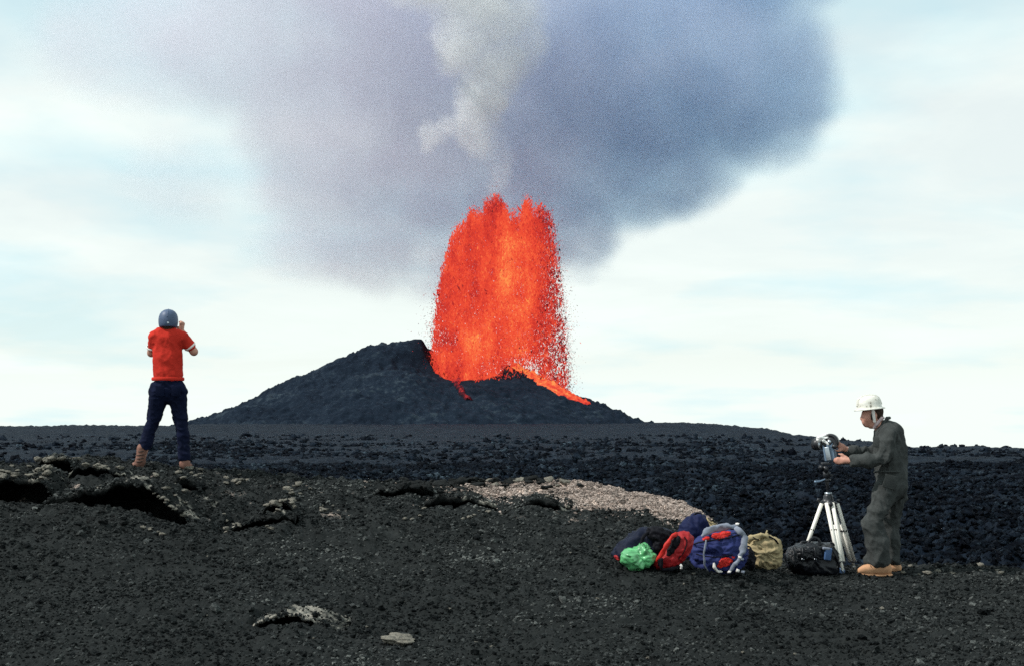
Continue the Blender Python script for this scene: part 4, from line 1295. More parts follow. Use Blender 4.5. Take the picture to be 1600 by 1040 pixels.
    br = obj_at('boot', sdf_mesh('boot', [('c', q(288.5, 708), q(289, 720), 0.052, 0.050), ('c', q(289, 721), q(289.5, 725.5), 0.050, 0.046), ('c', q(287, 725, 0), q(285, 726, 0.16), 0.044, 0.036), ('c', q(290, 725, .02), q(296, 726.5, 0.12), 0.042, 0.032)], 0.0065, 0.03, [(18, 0.004, (1, 1, 1))], 4), M['pinkboot'], root)
    sub_at('sole', tube_mesh('s', [q(287, 729, -0.03), q(291, 729.3, 0.05), q(297, 729.5, 0.13)], [0.034, 0.04, 0.03], 10, ((0, 0, 1), 0.35)), M['sole'], br)
    # helmet
    hc = q(263, 501)
    prof = [(0.092, -0.082), (0.101, -0.078), (0.106, -0.066), (0.112, -0.045), (0.1145, -0.02), (0.115, 0.01), (0.111, 0.042), (0.100, 0.074), (0.081, 0.100), (0.054, 0.119), (0.026, 0.128), (0.002, 0.130)]
    m4 = Matrix.Translation(hc) @ Euler((-0.10, 0.0, 0.15)).to_matrix().to_4x4()
    h = obj_at('helmet', lathe_mesh('helmet', prof, 44, m4, (0.96, 1.08)), M['bluehelmet'], root)
    sub_at('ridge', tube_mesh('ridge', [m4 @ Vector((0, -0.122, 0.02)), m4 @ Vector((0, -0.092, 0.092)), m4 @ Vector((0, 0, 0.130)), m4 @ Vector((0, 0.092, 0.092))], 0.006, 8), M['bluehelmet'], h)
    sub_at('clip', box_mesh('clip', m4 @ Vector((0.01, -0.124, -0.045)), (0.02, 0.01, 0.02), None, 0.003), M['silver'], h)
    # camera held to the eye (its own thing)
    cr = empty('handheld_camera', tuple(q(266, 504, 0.30)))
    tag(cr, 'small black still camera held up by the person in red', 'camera')
    obj_at('camera_body', box_mesh('cb', q(267, 503, 0.24), (0.145, 0.055, 0.09), None, 0.008), M['black'], cr)
    obj_at('prism_housing', box_mesh('pr', q(267, 495.5, 0.24), (0.05, 0.05, 0.035), None, 0.012), M['black'], cr)
    m4 = Matrix.Translation(q(267, 503.5, 0.262)) @ Matrix.Rotation(-math.pi / 2, 4, 'X')
    obj_at('lens', lathe_mesh('lens', [(0.002, 0.0), (0.033, 0.0), (0.033, 0.05), (0.037, 0.055), (0.037, 0.10), (0.03, 0.10), (0.028, 0.09), (0.002, 0.088)], 28, m4), M['black'], cr)
build_photographer()

# ---- man in olive coveralls working a film camera
MAN_D = 13.75
def build_cameraman():
    D0 = MAN_D
    def q(px, py, dy=0.0): return P(px, py, D0 + dy)
    root = empty('person', tuple(q(1378, 899)))
    tag(root, 'person in olive coveralls and scuffed white helmet, leaning over a camera on a tripod', 'person')
    YA = (0, 1, 0)
    pr = [ # head turned left and a little down
          ('e', q(1363.5, 642), (0.090, 0.074, 0.092)), ('e', q(1356.5, 651), (0.068, 0.062, 0.086)), ('c', q(1355, 660), q(1361, 662), 0.030, 0.045),
          ('c', q(1351.5, 646), q(1345.8, 653.2), 0.013, 0.015), ('c', q(1350, 644.5, -0.035), q(1350, 644.5, 0.035), 0.016, 0.016),
          ('c', q(1348.6, 658.5, -0.018), q(1348.6, 658.5, 0.018), 0.010, 0.010), ('c', q(1349.5, 661.2, -0.016), q(1349.5, 661.2, 0.016), 0.010, 0.010),
          ('e', q(1353.5, 663.5), (0.024, 0.026, 0.020)), ('e', q(1354.5, 652, -0.04), (0.03, 0.02, 0.028)), ('e', q(1354.5, 652, 0.04), (0.03, 0.02, 0.028)),
          ('e', q(1367.5, 650, -0.074), (0.018, 0.012, 0.032)), ('e', q(1367.5, 650, 0.074), (0.018, 0.012, 0.032)),
          ('c', q(1367, 656), q(1378, 668), 0.056, 0.066),
          # trunk and legs under the coverall
          ('c', q(1386, 676), q(1391, 712), 0.105, 0.115, (YA, 0.75)), ('c', q(1391, 712), q(1393, 752), 0.115, 0.125, (YA, 0.8)),
          ('c', q(1386, 672, -0.12), q(1386, 672, 0.12), 0.055, 0.055),
          ('c', q(1389, 764, -0.085), q(1366, 816, -0.12), 0.062, 0.045), ('c', q(1366, 816, -0.12), q(1372, 880, -0.12), 0.045, 0.036),
          ('c', q(1396, 764, 0.09), q(1392, 816, 0.12), 0.060, 0.042), ('c', q(1392, 816, 0.12), q(1396, 880, 0.12), 0.042, 0.034),
          # near arm
          ('c', q(1390, 678, -0.165), q(1379, 716, -0.208), 0.034, 0.030), ('c', q(1379, 716, -0.208), q(1333, 719, -0.13), 0.030, 0.026),
          ('c', q(1333, 719, -0.13), q(1322, 718.5, -0.10), 0.030, 0.030, (YA, 1.25)), ('e', q(1319.5, 718.0, -0.085), (0.042, 0.024, 0.032)),
          # far arm
          ('c', q(1386, 677, 0.18), q(1363, 710, 0.19), 0.034, 0.030), ('c', q(1363, 710, 0.19), q(1325, 703, 0.09), 0.030, 0.026),
          ('c', q(1325, 703, 0.09), q(1317, 699, 0.07), 0.030, 0.030), ('e', q(1314.5, 697, 0.06), (0.036, 0.024, 0.034))]
    # near hand: four fingers reaching left under the camera, thumb on top
    for i in range(4):
        a = q(1316 , 714.5 + i * 2.6, -0.08 - 0.004 * i); b = q(1309.5 - (0.8, 1.6, 1.0, -1.0)[i], 715 + i * 2.6, -0.075); c = q(1304.5 - (0, 1.2, .6, -1.5)[i], 715.5 + i * 2.4, -0.045)
        pr += [('c', a, b, 0.0100, 0.0092), ('c', b, c, 0.0092, 0.0078)]
    pr += [('c', q(1322, 713.5, -0.10), q(1315.5, 709.5, -0.085), 0.013, 0.0105), ('c', q(1315.5, 709.5, -0.085), q(1310, 708.5, -0.065), 0.0105, 0.0085)]
    # far hand: fingers spread up along the back of the camera
    for i in range(4):
        a = q(1312.5, 699 - i * 2.0, 0.05); b = q(1307.0 + i * 0.7, 695 - i * 2.4, 0.045); c = q(1303.5 + i * 0.9, 692.5 - i * 2.4, 0.035)
        pr += [('c', a, b, 0.0100, 0.0092), ('c', b, c, 0.0092, 0.0078)]
    pr += [('c', q(1316, 702, 0.05), q(1310, 703.5, 0.03), 0.012, 0.010), ('c', q(1310, 703.5, 0.03), q(1306, 703, 0.02), 0.010, 0.0085)]
    body = obj_at('body', sdf_mesh('body', [tuple(x) for x in pr], 0.0065, 0.016), M['skin_tan'], root)
    for s in (-1, 1):
        sub_at('eye', sdf_mesh('eye', [('e', q(1349.6, 649.0, 0.027 * s), (0.010, 0.012, 0.007))], 0.002, 0.003), M['hair'], body)
    obj_at('hair', sdf_mesh('hair', [('e', q(1368.5, 642.5), (0.072, 0.079, 0.085)), ('e', q(1371.5, 652), (0.040, 0.062, 0.05)), ('c', q(1362, 646, -0.068), q(1362.5, 654, -0.068), 0.014, 0.011)], 0.0065, 0.02, [(45, -0.006, (1, 1, .5))], 3), M['hair'], root)
    cv = [('c', q(1388.5, 678), q(1391, 705), 0.128, 0.146, (YA, 0.78)), ('c', q(1391, 705), q(1393, 735), 0.146, 0.142, (YA, 0.8)), ('c', q(1393, 738), q(1393.5, 756), 0.146, 0.150, (YA, 0.82)),
          ('c', q(1384.5, 664), q(1388, 672), 0.062, 0.100, (YA, 0.85)), ('c', q(1388, 673, -0.14), q(1387, 673, 0.14), 0.074, 0.074),
          ('c', q(1390, 677, -0.165), q(1379, 715, -0.208), 0.082, 0.074), ('c', q(1379, 715, -0.208), q(1355, 719, -0.18), 0.074, 0.064), ('c', q(1355, 719, -0.18), q(1335, 719, -0.135), 0.064, 0.052),
          ('c', q(1386, 676, 0.185), q(1363, 710, 0.19), 0.078, 0.068), ('c', q(1363, 710, 0.19), q(1328, 703.5, 0.095), 0.066, 0.048),
          # near leg: bent at the knee, baggy to the boot
          ('c', q(1387, 764, -0.08), q(1373, 795, -0.115), 0.135, 0.108), ('c', q(1373, 795, -0.115), q(1364, 816, -0.12), 0.108, 0.090), ('c', q(1364, 816, -0.12), q(1370, 846, -0.12), 0.100, 0.104), ('c', q(1370, 846, -0.12), q(1371, 871, -0.12), 0.104, 0.098),
          ('c', q(1357, 874, -0.12), q(1377, 874, -0.12), 0.055, 0.072),
          # far leg
          ('c', q(1396, 764, 0.09), q(1392, 814, 0.12), 0.135, 0.088), ('c', q(1392, 814, 0.12), q(1394.5, 874, 0.12), 0.082, 0.072)]
    c = obj_at('coverall', sdf_mesh('coverall', cv, 0.008, 0.022, [(3.6, 0.022, (1, 1, 0.6)), (7.5, 0.017, (1.2, 1, 0.7)), (17, 0.007, (1, 1, 0.8))], 31), M['coverall'], root)
    # details of the coverall
    sub_at('cuff', tube_mesh('cuff', [q(1337.5, 719, -0.14), q(1332.5, 719, -0.128)], [0.053, 0.052], 16), M['coverall'], c)
    sub_at('cuff', tube_mesh('cuff', [q(1330, 704, 0.10), q(1326, 703, 0.092)], [0.050, 0.049], 16), M['coverall'], c)
    sub_at('waist_seam', tube_mesh('seam', [q(1366, 737, -0.06), q(1375, 736, -0.17), q(1392, 736, -0.205), q(1410, 737, -0.15), q(1417.5, 738, -0.03)], 0.009, 8), M['coverall'], c)
    sub_at('shirt_collar', sdf_mesh('collar', [('c', q(1367.5, 663), q(1372, 656.5), 0.020, 0.018), ('c', q(1369, 662, -0.055), q(1377.5, 652.5, -0.058), 0.017, 0.015), ('c', q(1369, 662, 0.055), q(1377.5, 652.5, 0.058), 0.017, 0.015), ('c', q(1377, 653, -0.055), q(1380, 652, 0.05), 0.015, 0.015), ('c', q(1366, 667, -0.03), q(1371, 660, -0.05), 0.018, 0.016)], 0.006, 0.015), M['pinkshirt'], c)
    sub_at('collar', sdf_mesh('collar', [('c', q(1374, 672, -0.095), q(1386, 653, -0.07), 0.013, 0.015), ('c', q(1386, 653, -0.07), q(1390, 652, 0.06), 0.015, 0.015), ('c', q(1374, 672, 0.095), q(1386, 653, 0.06), 0.013, 0.015)], 0.006, 0.02), M['coverall'], c)
    sub_at('chest_pocket', box_mesh('pocket', q(1371, 690, -0.165), (0.09, 0.010, 0.10), Euler((0.1, 0.1, -0.55)), 0.004), M['coverall'], c)
    sub_at('hip_pocket', box_mesh('pocket', q(1391, 752, -0.222), (0.13, 0.010, 0.13), Euler((0.08, 0.25, 0.1)), 0.004), M['coverall'], c)
    # helmet: full brim, crown with ridge
    hc = q(1358.5, 637.5)
    m4 = Matrix.Translation(hc) @ Euler((0, -0.10, 0)).to_matrix().to_4x4()
    prof = [(0.120, -0.002), (0.146, -0.012), (0.150, -0.010), (0.150, -0.006), (0.124, 0.006), (0.119, 0.012), (0.117, 0.045), (0.108, 0.080), (0.088, 0.108), (0.060, 0.122), (0.03, 0.127), (0.002, 0.128)]
    h = obj_at('hard_hat', lathe_mesh('hat', prof, 52, m4, (1.0, 0.86)), M['whitehelmet'], root)
    for yy in (-0.022, 0.022, 0):
        sub_at('ridge', tube_mesh('ridge', [m4 @ Vector((-0.116, yy, 0.03)), m4 @ Vector((-0.095, yy, 0.098)), m4 @ Vector((-0.04, yy, 0.126)), m4 @ Vector((0.04, yy, 0.126)), m4 @ Vector((0.095, yy, 0.098)), m4 @ Vector((0.116, yy, 0.03))], 0.007, 8), M['whitehelmet'], h)
    sub_at('ear_flap', sdf_mesh('flap', [('c', q(1364, 641, -0.088), q(1366.5, 658, -0.082), 0.018, 0.014, (YA, 1.8))], 0.005, 0.01), M['whitetrim'], h)
    # boots
    b1 = obj_at('boot', sdf_mesh('boot', [('c', q(1387, 890, -0.12), q(1352, 891, -0.14), 0.040, 0.040), ('c', q(1352, 891, -0.14), q(1343.5, 891.5, -0.15), 0.042, 0.030), ('c', q(1385, 884, -0.12), q(1366, 886, -0.13), 0.045, 0.045), ('c', q(1378, 870, -0.12), q(1379, 886, -0.12), 0.055, 0.052), ('c', q(1368, 884, -.13), q(1350, 888.5, -.145), .042, .038)], 0.006, 0.025, [(18, 0.003, (1, 1, 1))], 7), M['tanboot'], root)
    sub_at('sole', tube_mesh('sole', [q(1393, 897.5, -0.12), q(1375, 898, -0.13), q(1355, 897, -0.14), q(1341, 895, -0.15)], [0.040, 0.042, 0.046, 0.03], 12, ((0, 0, 1), 0.36)), M['tanboot'], b1)
    for k in range(4):
        sub_at('lace', tube_mesh('lace', [q(1361 + 3.2 * k, 884.5 - 1.7 * k, -0.185), q(1359.5 + 3.2 * k, 881.2 - 1.7 * k, -0.14), q(1361 + 3.2 * k, 884 - 1.7 * k, -0.095)], 0.004, 6), M['sole'], b1)
    b2 = obj_at('boot', sdf_mesh('boot', [('c', q(1402, 887, 0.12), q(1368, 888, 0.10), 0.040, 0.040), ('c', q(1398, 874, 0.12), q(1399, 884, 0.12), 0.050, 0.046)], 0.006, 0.025, [(18, 0.003, (1, 1, 1))], 8), M['tanboot'], root)
    sub_at('sole', tube_mesh('sole', [q(1407, 893.5, 0.12), q(1390, 893.5, 0.11), q(1366, 892.5, 0.10)], [0.036, 0.042, 0.03], 12, ((0, 0, 1), 0.36)), M['tanboot'], b2)
    # wristwatch on the far wrist
    obj_at('wristwatch', tube_mesh('watch', [q(1325, 703, 0.09), q(1322.6, 701.8, 0.084)], [0.034, 0.034], 16), M['silver'], root)
build_cameraman()
# ------------------------------------------------------------------ tripod and film camera
def build_tripod():
    D0 = 13.78
    def q(px, py, dy=0.0): return P(px, py, D0 + dy)
    base = hit(1300, 884)
    root = empty('tripod', (base.x, base.y, base.z))
    tag(root, 'tripod with pale twin tube legs and a black pan head', 'tripod')
    def leg(top, foot, sep, r, label=None, extra=True):
        foot = Vector(foot)
        g = float(surf_z(np.array([foot.x]), np.array([foot.y]))[0]); foot.z = min(foot.z, g + 0.02)
        top = Vector(top); ax = (foot - top).normalized()
        s = Vector(sep).normalized()
        L = obj_at('leg', join_meshes('leg', [tube_mesh('t', [top + s * 0.030, foot - ax * 0.10 + s * 0.022], [r, r], 14), tube_mesh('t', [top - s * 0.030, foot - ax * 0.10 - s * 0.022], [r, r], 14)]), M['whiteleg'], root)
        sub_at('inner_tube', tube_mesh('t', [top + ax * 0.22, foot - ax * 0.02], [r * 0.85, r * 0.8], 12), M['whiteleg'], L)
        for f in (0.40, 0.86):
            p = top + (foot - top) * f
            sub_at('clamp', box_mesh('clamp', p, (0.085, 0.03, 0.025), s.to_track_quat('X', 'Z').to_euler(), 0.005), M['black'], L)
        sub_at('spike', tube_mesh('spike', [foot - ax * 0.05, foot + ax * 0.015], [0.014, 0.004], 10), M['silver'], L)
        if label: L['label'] = label
    leg(q(1284, 785, -0.02), q(1247, 867, -0.05), (0.25, 1, 0.1), 0.018)
    leg(q(1296, 785, -0.05), q(1317, 887, -0.28), (1, 0.2, 0), 0.0195)
    leg(q(1304, 786, 0.04), q(1336, 878, 0.18), (1, -0.6, 0), 0.0165)
    # crown, column, head
    cz = q(1294, 780)
    def cyl(name, a, b, r0, r1, mat, par=root, n=20):
        f = obj_at if par is root else sub_at
        return f(name, tube_mesh(name, [a, b], [r0, r1], n), mat, par)
    cr = obj_at('crown', sdf_mesh('crown', [('c', q(1294, 776), q(1294, 784), 0.045, 0.055), ('c', q(1294, 783), q(1283, 786, -0.02), 0.030, 0.026), ('c', q(1294, 783), q(1297, 787, -0.06), 0.03, 0.028), ('c', q(1294, 783), q(1305, 787, 0.05), 0.03, 0.026)], 0.006, 0.015), M['black'], root)
    for a in ((1281, 781, -0.03), (1308, 782, 0.02)):
        sub_at('lock_knob', tube_mesh('knob', [q(*a), q(a[0] + (4 if a[0] > 1294 else -4), a[1] - 1, a[2])], [0.014, 0.018], 12), M['black'], cr)
    sub_at('collar_ring', tube_mesh('ring', [q(1294, 772), q(1294, 768.5)], [0.034, 0.034], 20), M['silver'], cr)
    cyl('centre_column', q(1294, 770), q(1291, 738), 0.016, 0.016, M['black'])
    hd = obj_at('pan_head', join_meshes('head', [tube_mesh('h', [q(1291.5, 746), q(1291.5, 736)], [0.030, 0.034], 20), tube_mesh('h', [q(1290, 732, -0.06), q(1290, 732, 0.06)], [0.030, 0.030], 20), box_mesh('h', q(1290.5, 723.5), (0.085, 0.07, 0.022), None, 0.004), tube_mesh('h', [q(1291.5, 751), q(1291.5, 748)], [0.040, 0.040], 20)]), M['black'], root)
    sub_at('pan_handle', tube_mesh('handle', [q(1289, 748, -0.03), q(1281, 751, -0.06), q(1273, 752, -0.08)], [0.008, 0.009, 0.013], 10), M['bluegrey'], hd)
    sub_at('tilt_knob', tube_mesh('knob', [q(1284, 730, -0.05), q(1281.5, 729, -0.075)], [0.020, 0.022], 14), M['black'], hd)
    sub_at('lock_lever', tube_mesh('lever', [q(1296, 741, -0.03), q(1301, 742, -0.05)], [0.010, 0.008], 10), M['black'], hd)

    # the film camera on the head
    cm = empty('film_camera', tuple(q(1291, 721)))
    tag(cm, 'black and silver film camera under a crumpled white cover on the tripod', 'camera')
    R = Euler((0, -0.08, -0.55))
    obj_at('camera_body', box_mesh('body', q(1296.5, 705.5), (0.105, 0.085, 0.17), Euler((0.0, -0.14, -0.5)), 0.012, 3), M['bluegrey'], cm)
    obj_at('side_plate', box_mesh('plate', q(1293.5, 708, -0.055), (0.045, 0.012, 0.13), Euler((0, -0.18, -0.5)), 0.004), M['silver'], cm)
    # drum-shaped film magazine
    m4 = Matrix.Translation(q(1297.5, 689.5, 0.0)) @ Euler((math.pi / 2, 0.15, -0.45)).to_matrix().to_4x4()
    mg = obj_at('film_magazine', lathe_mesh('mag', [(0.002, -0.045), (0.068, -0.045), (0.078, -0.038), (0.080, 0.0), (0.078, 0.038), (0.068, 0.045), (0.060, 0.046), (0.058, 0.040), (0.030, 0.040), (0.028, 0.048), (0.002, 0.048)], 36, m4), M['black'], cm)
    sub_at('hub', lathe_mesh('hub', [(0.002, 0.058), (0.018, 0.056), (0.02, 0.045)], 20, m4), M['silver'], mg)
    # lens pointing away to the left
    ld = Vector((-0.62, 0.78, 0.06)).normalized()
    m4 = Matrix.Translation(q(1287.5, 694, 0.03)) @ ld.to_track_quat('Z', 'Y').to_matrix().to_4x4()
    ln = obj_at('lens', lathe_mesh('lens', [(0.002, -0.05), (0.036, -0.05), (0.038, 0.0), (0.046, 0.01), (0.047, 0.05), (0.056, 0.06), (0.060, 0.11), (0.054, 0.11), (0.048, 0.075), (0.002, 0.07)], 30, m4), M['black'], cm)
    sub_at('focus_ring', lathe_mesh('ring', [(0.047, 0.012), (0.050, 0.014), (0.050, 0.034), (0.047, 0.036)], 30, m4), M['silver'], ln)
    sub_at('viewfinder', tube_mesh('vf', [q(1300, 696, -0.07), q(1307, 697.5, -0.085)], [0.017, 0.022], 14), M['black'], mg)
    # crumpled plastic cover over the top front
    obj_at('plastic_cover', sdf_mesh('cover', [('c', q(1279.5, 685, -0.02), q(1293, 680.5, -0.01), 0.022, 0.026), ('c', q(1281, 686, 0.04), q(1297, 682, 0.04), 0.022, 0.022), ('c', q(1287, 688, -0.06), q(1294, 693, -0.07), 0.014, 0.012), ('c', q(1277.5, 684, 0.0), q(1279, 690, 0.01), 0.012, 0.010)], 0.005, 0.02, [(22, 0.010, (1, 1, 1)), (50, -0.006, (1, 1, 1))], 12), M['whiteplastic'], cm)
build_tripod()

# ------------------------------------------------------------------ the row of packs
def zp(zx, zy): return (940 + zx / 3.902, 780 + zy / 3.902)

def pillow(name, outline, d, front, back, mat, parent=None, crumple=0.012, cs=14.0, seed=0, power=2.7, rings=18, n=96, slump=0.0, sub=False, zoomed=True, fold=(1, 1, 1)):
    """a stuffed cloth body: outline in photograph pixels at distance d, filled out to real depth front and back"""
    pts = [Vector(zp(*p) if zoomed else p) for p in outline]
    pts = [Vector((p.x, p.y)) for p in pts]
    cx = sum(p.x for p in pts) / len(pts); cy = sum(p.y for p in pts) / len(pts)
    dense = []
    m = len(pts)
    for i in range(m):
        p0, p1, p2, p3 = pts[i - 1], pts[i], pts[(i + 1) % m], pts[(i + 2) % m]
        for j in range(12):
            t = j / 12
            dense.append(0.5 * ((2 * p1) + (p2 - p0) * t + (2 * p0 - 5 * p1 + 4 * p2 - p3) * t * t + (3 * p1 - p0 - 3 * p2 + p3) * t ** 3))
    step = len(dense) / n
    ring = [dense[int(i * step) % len(dense)] for i in range(n)]
    s = d / F
    V = []
    rho = [math.sin(math.pi / 2 * k / rings) for k in range(1, rings + 1)]
    def put(r, side):
        for p in ring:
            x, y = cx + (p.x - cx) * r, cy + (p.y - cy) * r
            w = P(x, y, d)
            T = (front if side < 0 else back)
            h = max(0.0, 1 - r ** power) ** (1 / power)
            low = 1 + slump * max(-1.0, min(1.0, (y - cy) / 30.0))
            V.append((w.x, w.y + side * T * h * low, w.z))
    V.append(tuple(P(cx, cy, d) + Vector((0, -front, 0))))
    for r in rho: put(r, -1)
    for r in rho[-2::-1]: put(r, 1)
    V.append(tuple(P(cx, cy, d) + Vector((0, back, 0))))
    nr = 2 * rings - 1
    Fq = []
    for j in range(n): Fq.append((0, 1 + (j + 1) % n, 1 + j, 1 + j))
    Fq4 = []
    for i in range(nr - 1):
        a = 1 + i * n
        for j in range(n):
            Fq4.append((a + j, a + (j + 1) % n, a + n + (j + 1) % n, a + n + j))
    last = len(V) - 1; a = 1 + (nr - 1) * n
    tris = [(0, 1 + (j + 1) % n, 1 + j) for j in range(n)] + [(last, a + j, a + (j + 1) % n) for j in range(n)]
    v = np.array(V)
    c = np.array(P(cx, cy, d))
    dirn = v - c; dirn /= np.maximum(np.linalg.norm(dirn, axis=1, keepdims=True), 1e-6)
    q = v * np.array(fold)
    w1 = noise3(q * cs, seed); w2 = noise3(q * cs * 2.3, seed + 4); w3 = noise3(q * cs * 5, seed + 8)
    hgt = crumple * ((1 - 2.4 * np.abs(w1)) * 1.0 + (0.7 - 2.0 * np.abs(w2)) * 0.75 + 0.3 * w3)
    v = v + dirn * hgt[:, None]
    me = bpy.data.meshes.new(name)
    me.from_pydata([tuple(x) for x in v], [], tris + [tuple(reversed(f)) for f in Fq4]); me.update()
    bm = bmesh.new(); bm.from_mesh(me); bmesh.ops.recalc_face_normals(bm, faces=bm.faces); bm.to_mesh(me); bm.free()
    if parent is None: return link(name, me, mat)
    return (sub_at if sub else obj_at)(name, me, mat, parent)

def strap(name, pts, d, r, mat, parent, sub=False, flat=None, n=10):
    """pts: (zoom x, zoom y, depth offset)"""
    w = []
    for p in pts:
        a = zp(p[0], p[1]); w.append(P(a[0], a[1], d + p[2]))
    me = tube_mesh(name, w, r, n, flat)
    v = np.zeros(len(me.vertices) * 3, np.float32); me.vertices.foreach_get('co', v); v = v.reshape(-1, 3)
    rr = max(r) if hasattr(r, '__len__') else r
    v = v + np.stack([noise3(v * 22, 3), noise3(v * 22 + 7, 5), noise3(v * 22 - 4, 9)], -1) * rr * 0.55
    me.vertices.foreach_set('co', v.astype(np.float32).ravel()); me.update()
    return (sub_at if sub else obj_at)(name, me, mat, parent)

M['navy'] = cloth_mat('navy_nylon', (0.005, 0.008, 0.022), 0.7, 0.4, 40, 0.3, 0.15)
M['navy2'] = cloth_mat('dark_blue_nylon', (0.007, 0.011, 0.045), 0.7, 0.3, 60, 0.25, 0.12)
M['blackcloth'] = cloth_mat('black_nylon', (0.005, 0.005, 0.008), 0.7, 0.4, 60, 0.25, 0.12)
M['green'] = cloth_mat('green_plastic_bag', (0.11, 0.40, 0.16), 0.26, 0.55, 12, 0.5, 0.7)
M['red'] = cloth_mat('red_nylon', (0.30, 0.008, 0.011), 0.65, 0.3, 60, 0.3, 0.3)
M['brightred'] = cloth_mat('bright_red_nylon', (0.50, 0.016, 0.010), 0.6, 0.2, 60, 0.3, 0.3)
M['blue'] = cloth_mat('blue_nylon', (0.020, 0.029, 0.120), 0.7, 0.4, 40, 0.4, 0.2)
M['greypad'] = cloth_mat('grey_padding', (0.20, 0.22, 0.27), 0.9, 0.3, 40, 0.25, 0.2)
M['khaki'] = cloth_mat('khaki_canvas', (0.34, 0.27, 0.155), 0.95, 0.28, 60, 0.4, 0.1)
M['leather'] = cloth_mat('black_leather', (0.005, 0.006, 0.009), 0.42, 0.4, 45, 0.3, 0.35)
M['bluelabel'] = plain_mat('blue_pouch', (0.055, 0.115, 0.25), 0.5)

def root_at(name, px, py, label, cat, group='packs and bags beside the tripod'):
    h = hit(px, py)
    r = empty(name, (h.x, h.y, h.z)); tag(r, label, cat, group)
    return r, h.y

def build_packs():
    # dark navy pack, far left
    r, d = root_at('backpack', 1010, 884, 'slumped dark navy pack behind the green plastic bag', 'backpack')
    d += 0.08
    pillow('pack_body', [(75, 332), (95, 285), (150, 232), (215, 192), (290, 172), (370, 180), (432, 205), (455, 260), (450, 340), (430, 400), (330, 410), (220, 400), (140, 380), (95, 360)], d, 0.15, 0.20, M['navy'], r, 0.016, 9, 1, slump=0.2)
    pillow('lid', [(285, 176), (350, 172), (410, 195), (440, 235), (430, 300), (370, 330), (310, 310), (290, 250)], d - 0.10, 0.07, 0.05, M['blackcloth'], r, 0.012, 14, 2)
    pillow('red_base', [(78, 340), (100, 335), (140, 350), (150, 372), (120, 372), (88, 360)], d - 0.06, 0.05, 0.05, M['red'], r, 0.006, 18, 3)
    strap('shoulder_strap', [(300, 185, -0.12), (255, 230, -0.16), (235, 290, -0.18), (260, 330, -0.17)], d, 0.013, M['blackcloth'], r, flat=((0, 1, 0), 0.5))
    # green plastic bag
    r, d = root_at('plastic_bag', 997, 887, 'crumpled bright green plastic bag at the left end of the packs', 'bag')
    b = pillow('bag', [(130, 345), (160, 308), (215, 297), (260, 281), (292, 312), (320, 328), (312, 362), (286, 396), (240, 416), (180, 416), (142, 396)], d, 0.11, 0.09, M['green'], r, 0.020, 9, 5, power=2.6)
    pillow('knotted_neck', [(225, 300), (240, 272), (262, 268), (285, 284), (282, 305), (255, 312)], d - 0.03, 0.035, 0.035, M['green'], r, 0.012, 30, 6)
    # red pack with its open back
    r, d = root_at('backpack', 1046, 888, 'red pack leaning over with a black harness opening', 'backpack')
    pillow('pack_body', [(312, 388), (345, 345), (395, 280), (432, 222), (478, 197), (530, 204), (551, 240), (540, 300), (505, 350), (460, 398), (405, 425), (350, 415)], d, 0.12, 0.14, M['red'], r, 0.012, 11, 11)
    pillow('back_panel', [(395, 335), (402, 300), (430, 250), (462, 222), (478, 232), (470, 275), (440, 320), (410, 345)], d - 0.10, 0.035, 0.05, M['blackcloth'], r, 0.006, 20, 12)
    strap('shoulder_strap', [(335, 378, -0.10), (372, 320, -0.15), (415, 250, -0.15), (455, 205, -0.10)], d, [0.016, 0.020, 0.020, 0.015], M['brightred'], r, flat=((0, 1, 0), 0.6))
    strap('hip_belt', [(350, 400, -0.11), (365, 360, -0.15), (370, 425, -0.14), (430, 420, -0.13), (480, 400, -0.08)], d, 0.015, M['blackcloth'], r, flat=((0, 1, 0), 0.6))
    strap('buckle', [(478, 395, -0.13), (488, 405, -0.135), (484, 420, -0.13)], d, 0.009, M['whitetrim'], r)
    strap('zip', [(505, 225, -0.115), (520, 260, -0.125), (505, 310, -0.13), (470, 360, -0.125)], d, 0.005, M['blackcloth'], r)
    # peaked dark blue bag behind
    r, d = root_at('bag', 1085, 884, 'peaked dark blue bag standing behind the red and blue packs', 'bag')
    d += 0.38
    pillow('bag_body', [(478, 190), (500, 140), (540, 103), (585, 86), (622, 96), (645, 140), (655, 200), (655, 300), (640, 380), (560, 395), (490, 380), (474, 280)], d, 0.13, 0.14, M['navy2'], r, 0.014, 10, 21)
    strap('drawcord', [(560, 96, -0.03), (585, 80, -0.02), (612, 92, -0.03)], d, 0.008, M['blackcloth'], r)
    # pale beige bag corner behind the blue pack
    r, d = root_at('bag', 1112, 884, 'pale beige bag whose corner shows above the blue pack', 'bag')
    d += 0.34
    pillow('bag_body', [(640, 122), (668, 138), (712, 158), (760, 190), (770, 300), (700, 380), (650, 360), (638, 240)], d, 0.08, 0.08, M['khaki'], r, 0.010, 14, 23)
    strap('seam', [(642, 124, -0.05), (670, 140, -0.07), (712, 160, -0.05)], d, 0.006, M['khaki'], r)
    # large blue pack with grey harness
    r, d = root_at('backpack', 1120, 893, 'large blue pack with grey padded harness and red patches', 'backpack')
    d += 0.02
    pillow('pack_body', [(546, 305), (562, 262), (615, 228), (690, 205), (770, 190), (835, 205), (868, 250), (880, 320), (860, 385), (805, 432), (720, 452), (625, 446), (572, 412), (548, 360)], d, 0.17, 0.20, M['blue'], r, 0.018, 8, 31, fold=(1, 1, 1.5))
    b = strap('harness', [(612, 228, -0.12), (640, 195, -0.12), (700, 172, -0.10), (770, 166, -0.10), (828, 170, -0.08)], d, [0.016, 0.028, 0.030, 0.026, 0.014], M['greypad'], r, flat=((0, 1, 0), 0.6), n=14)
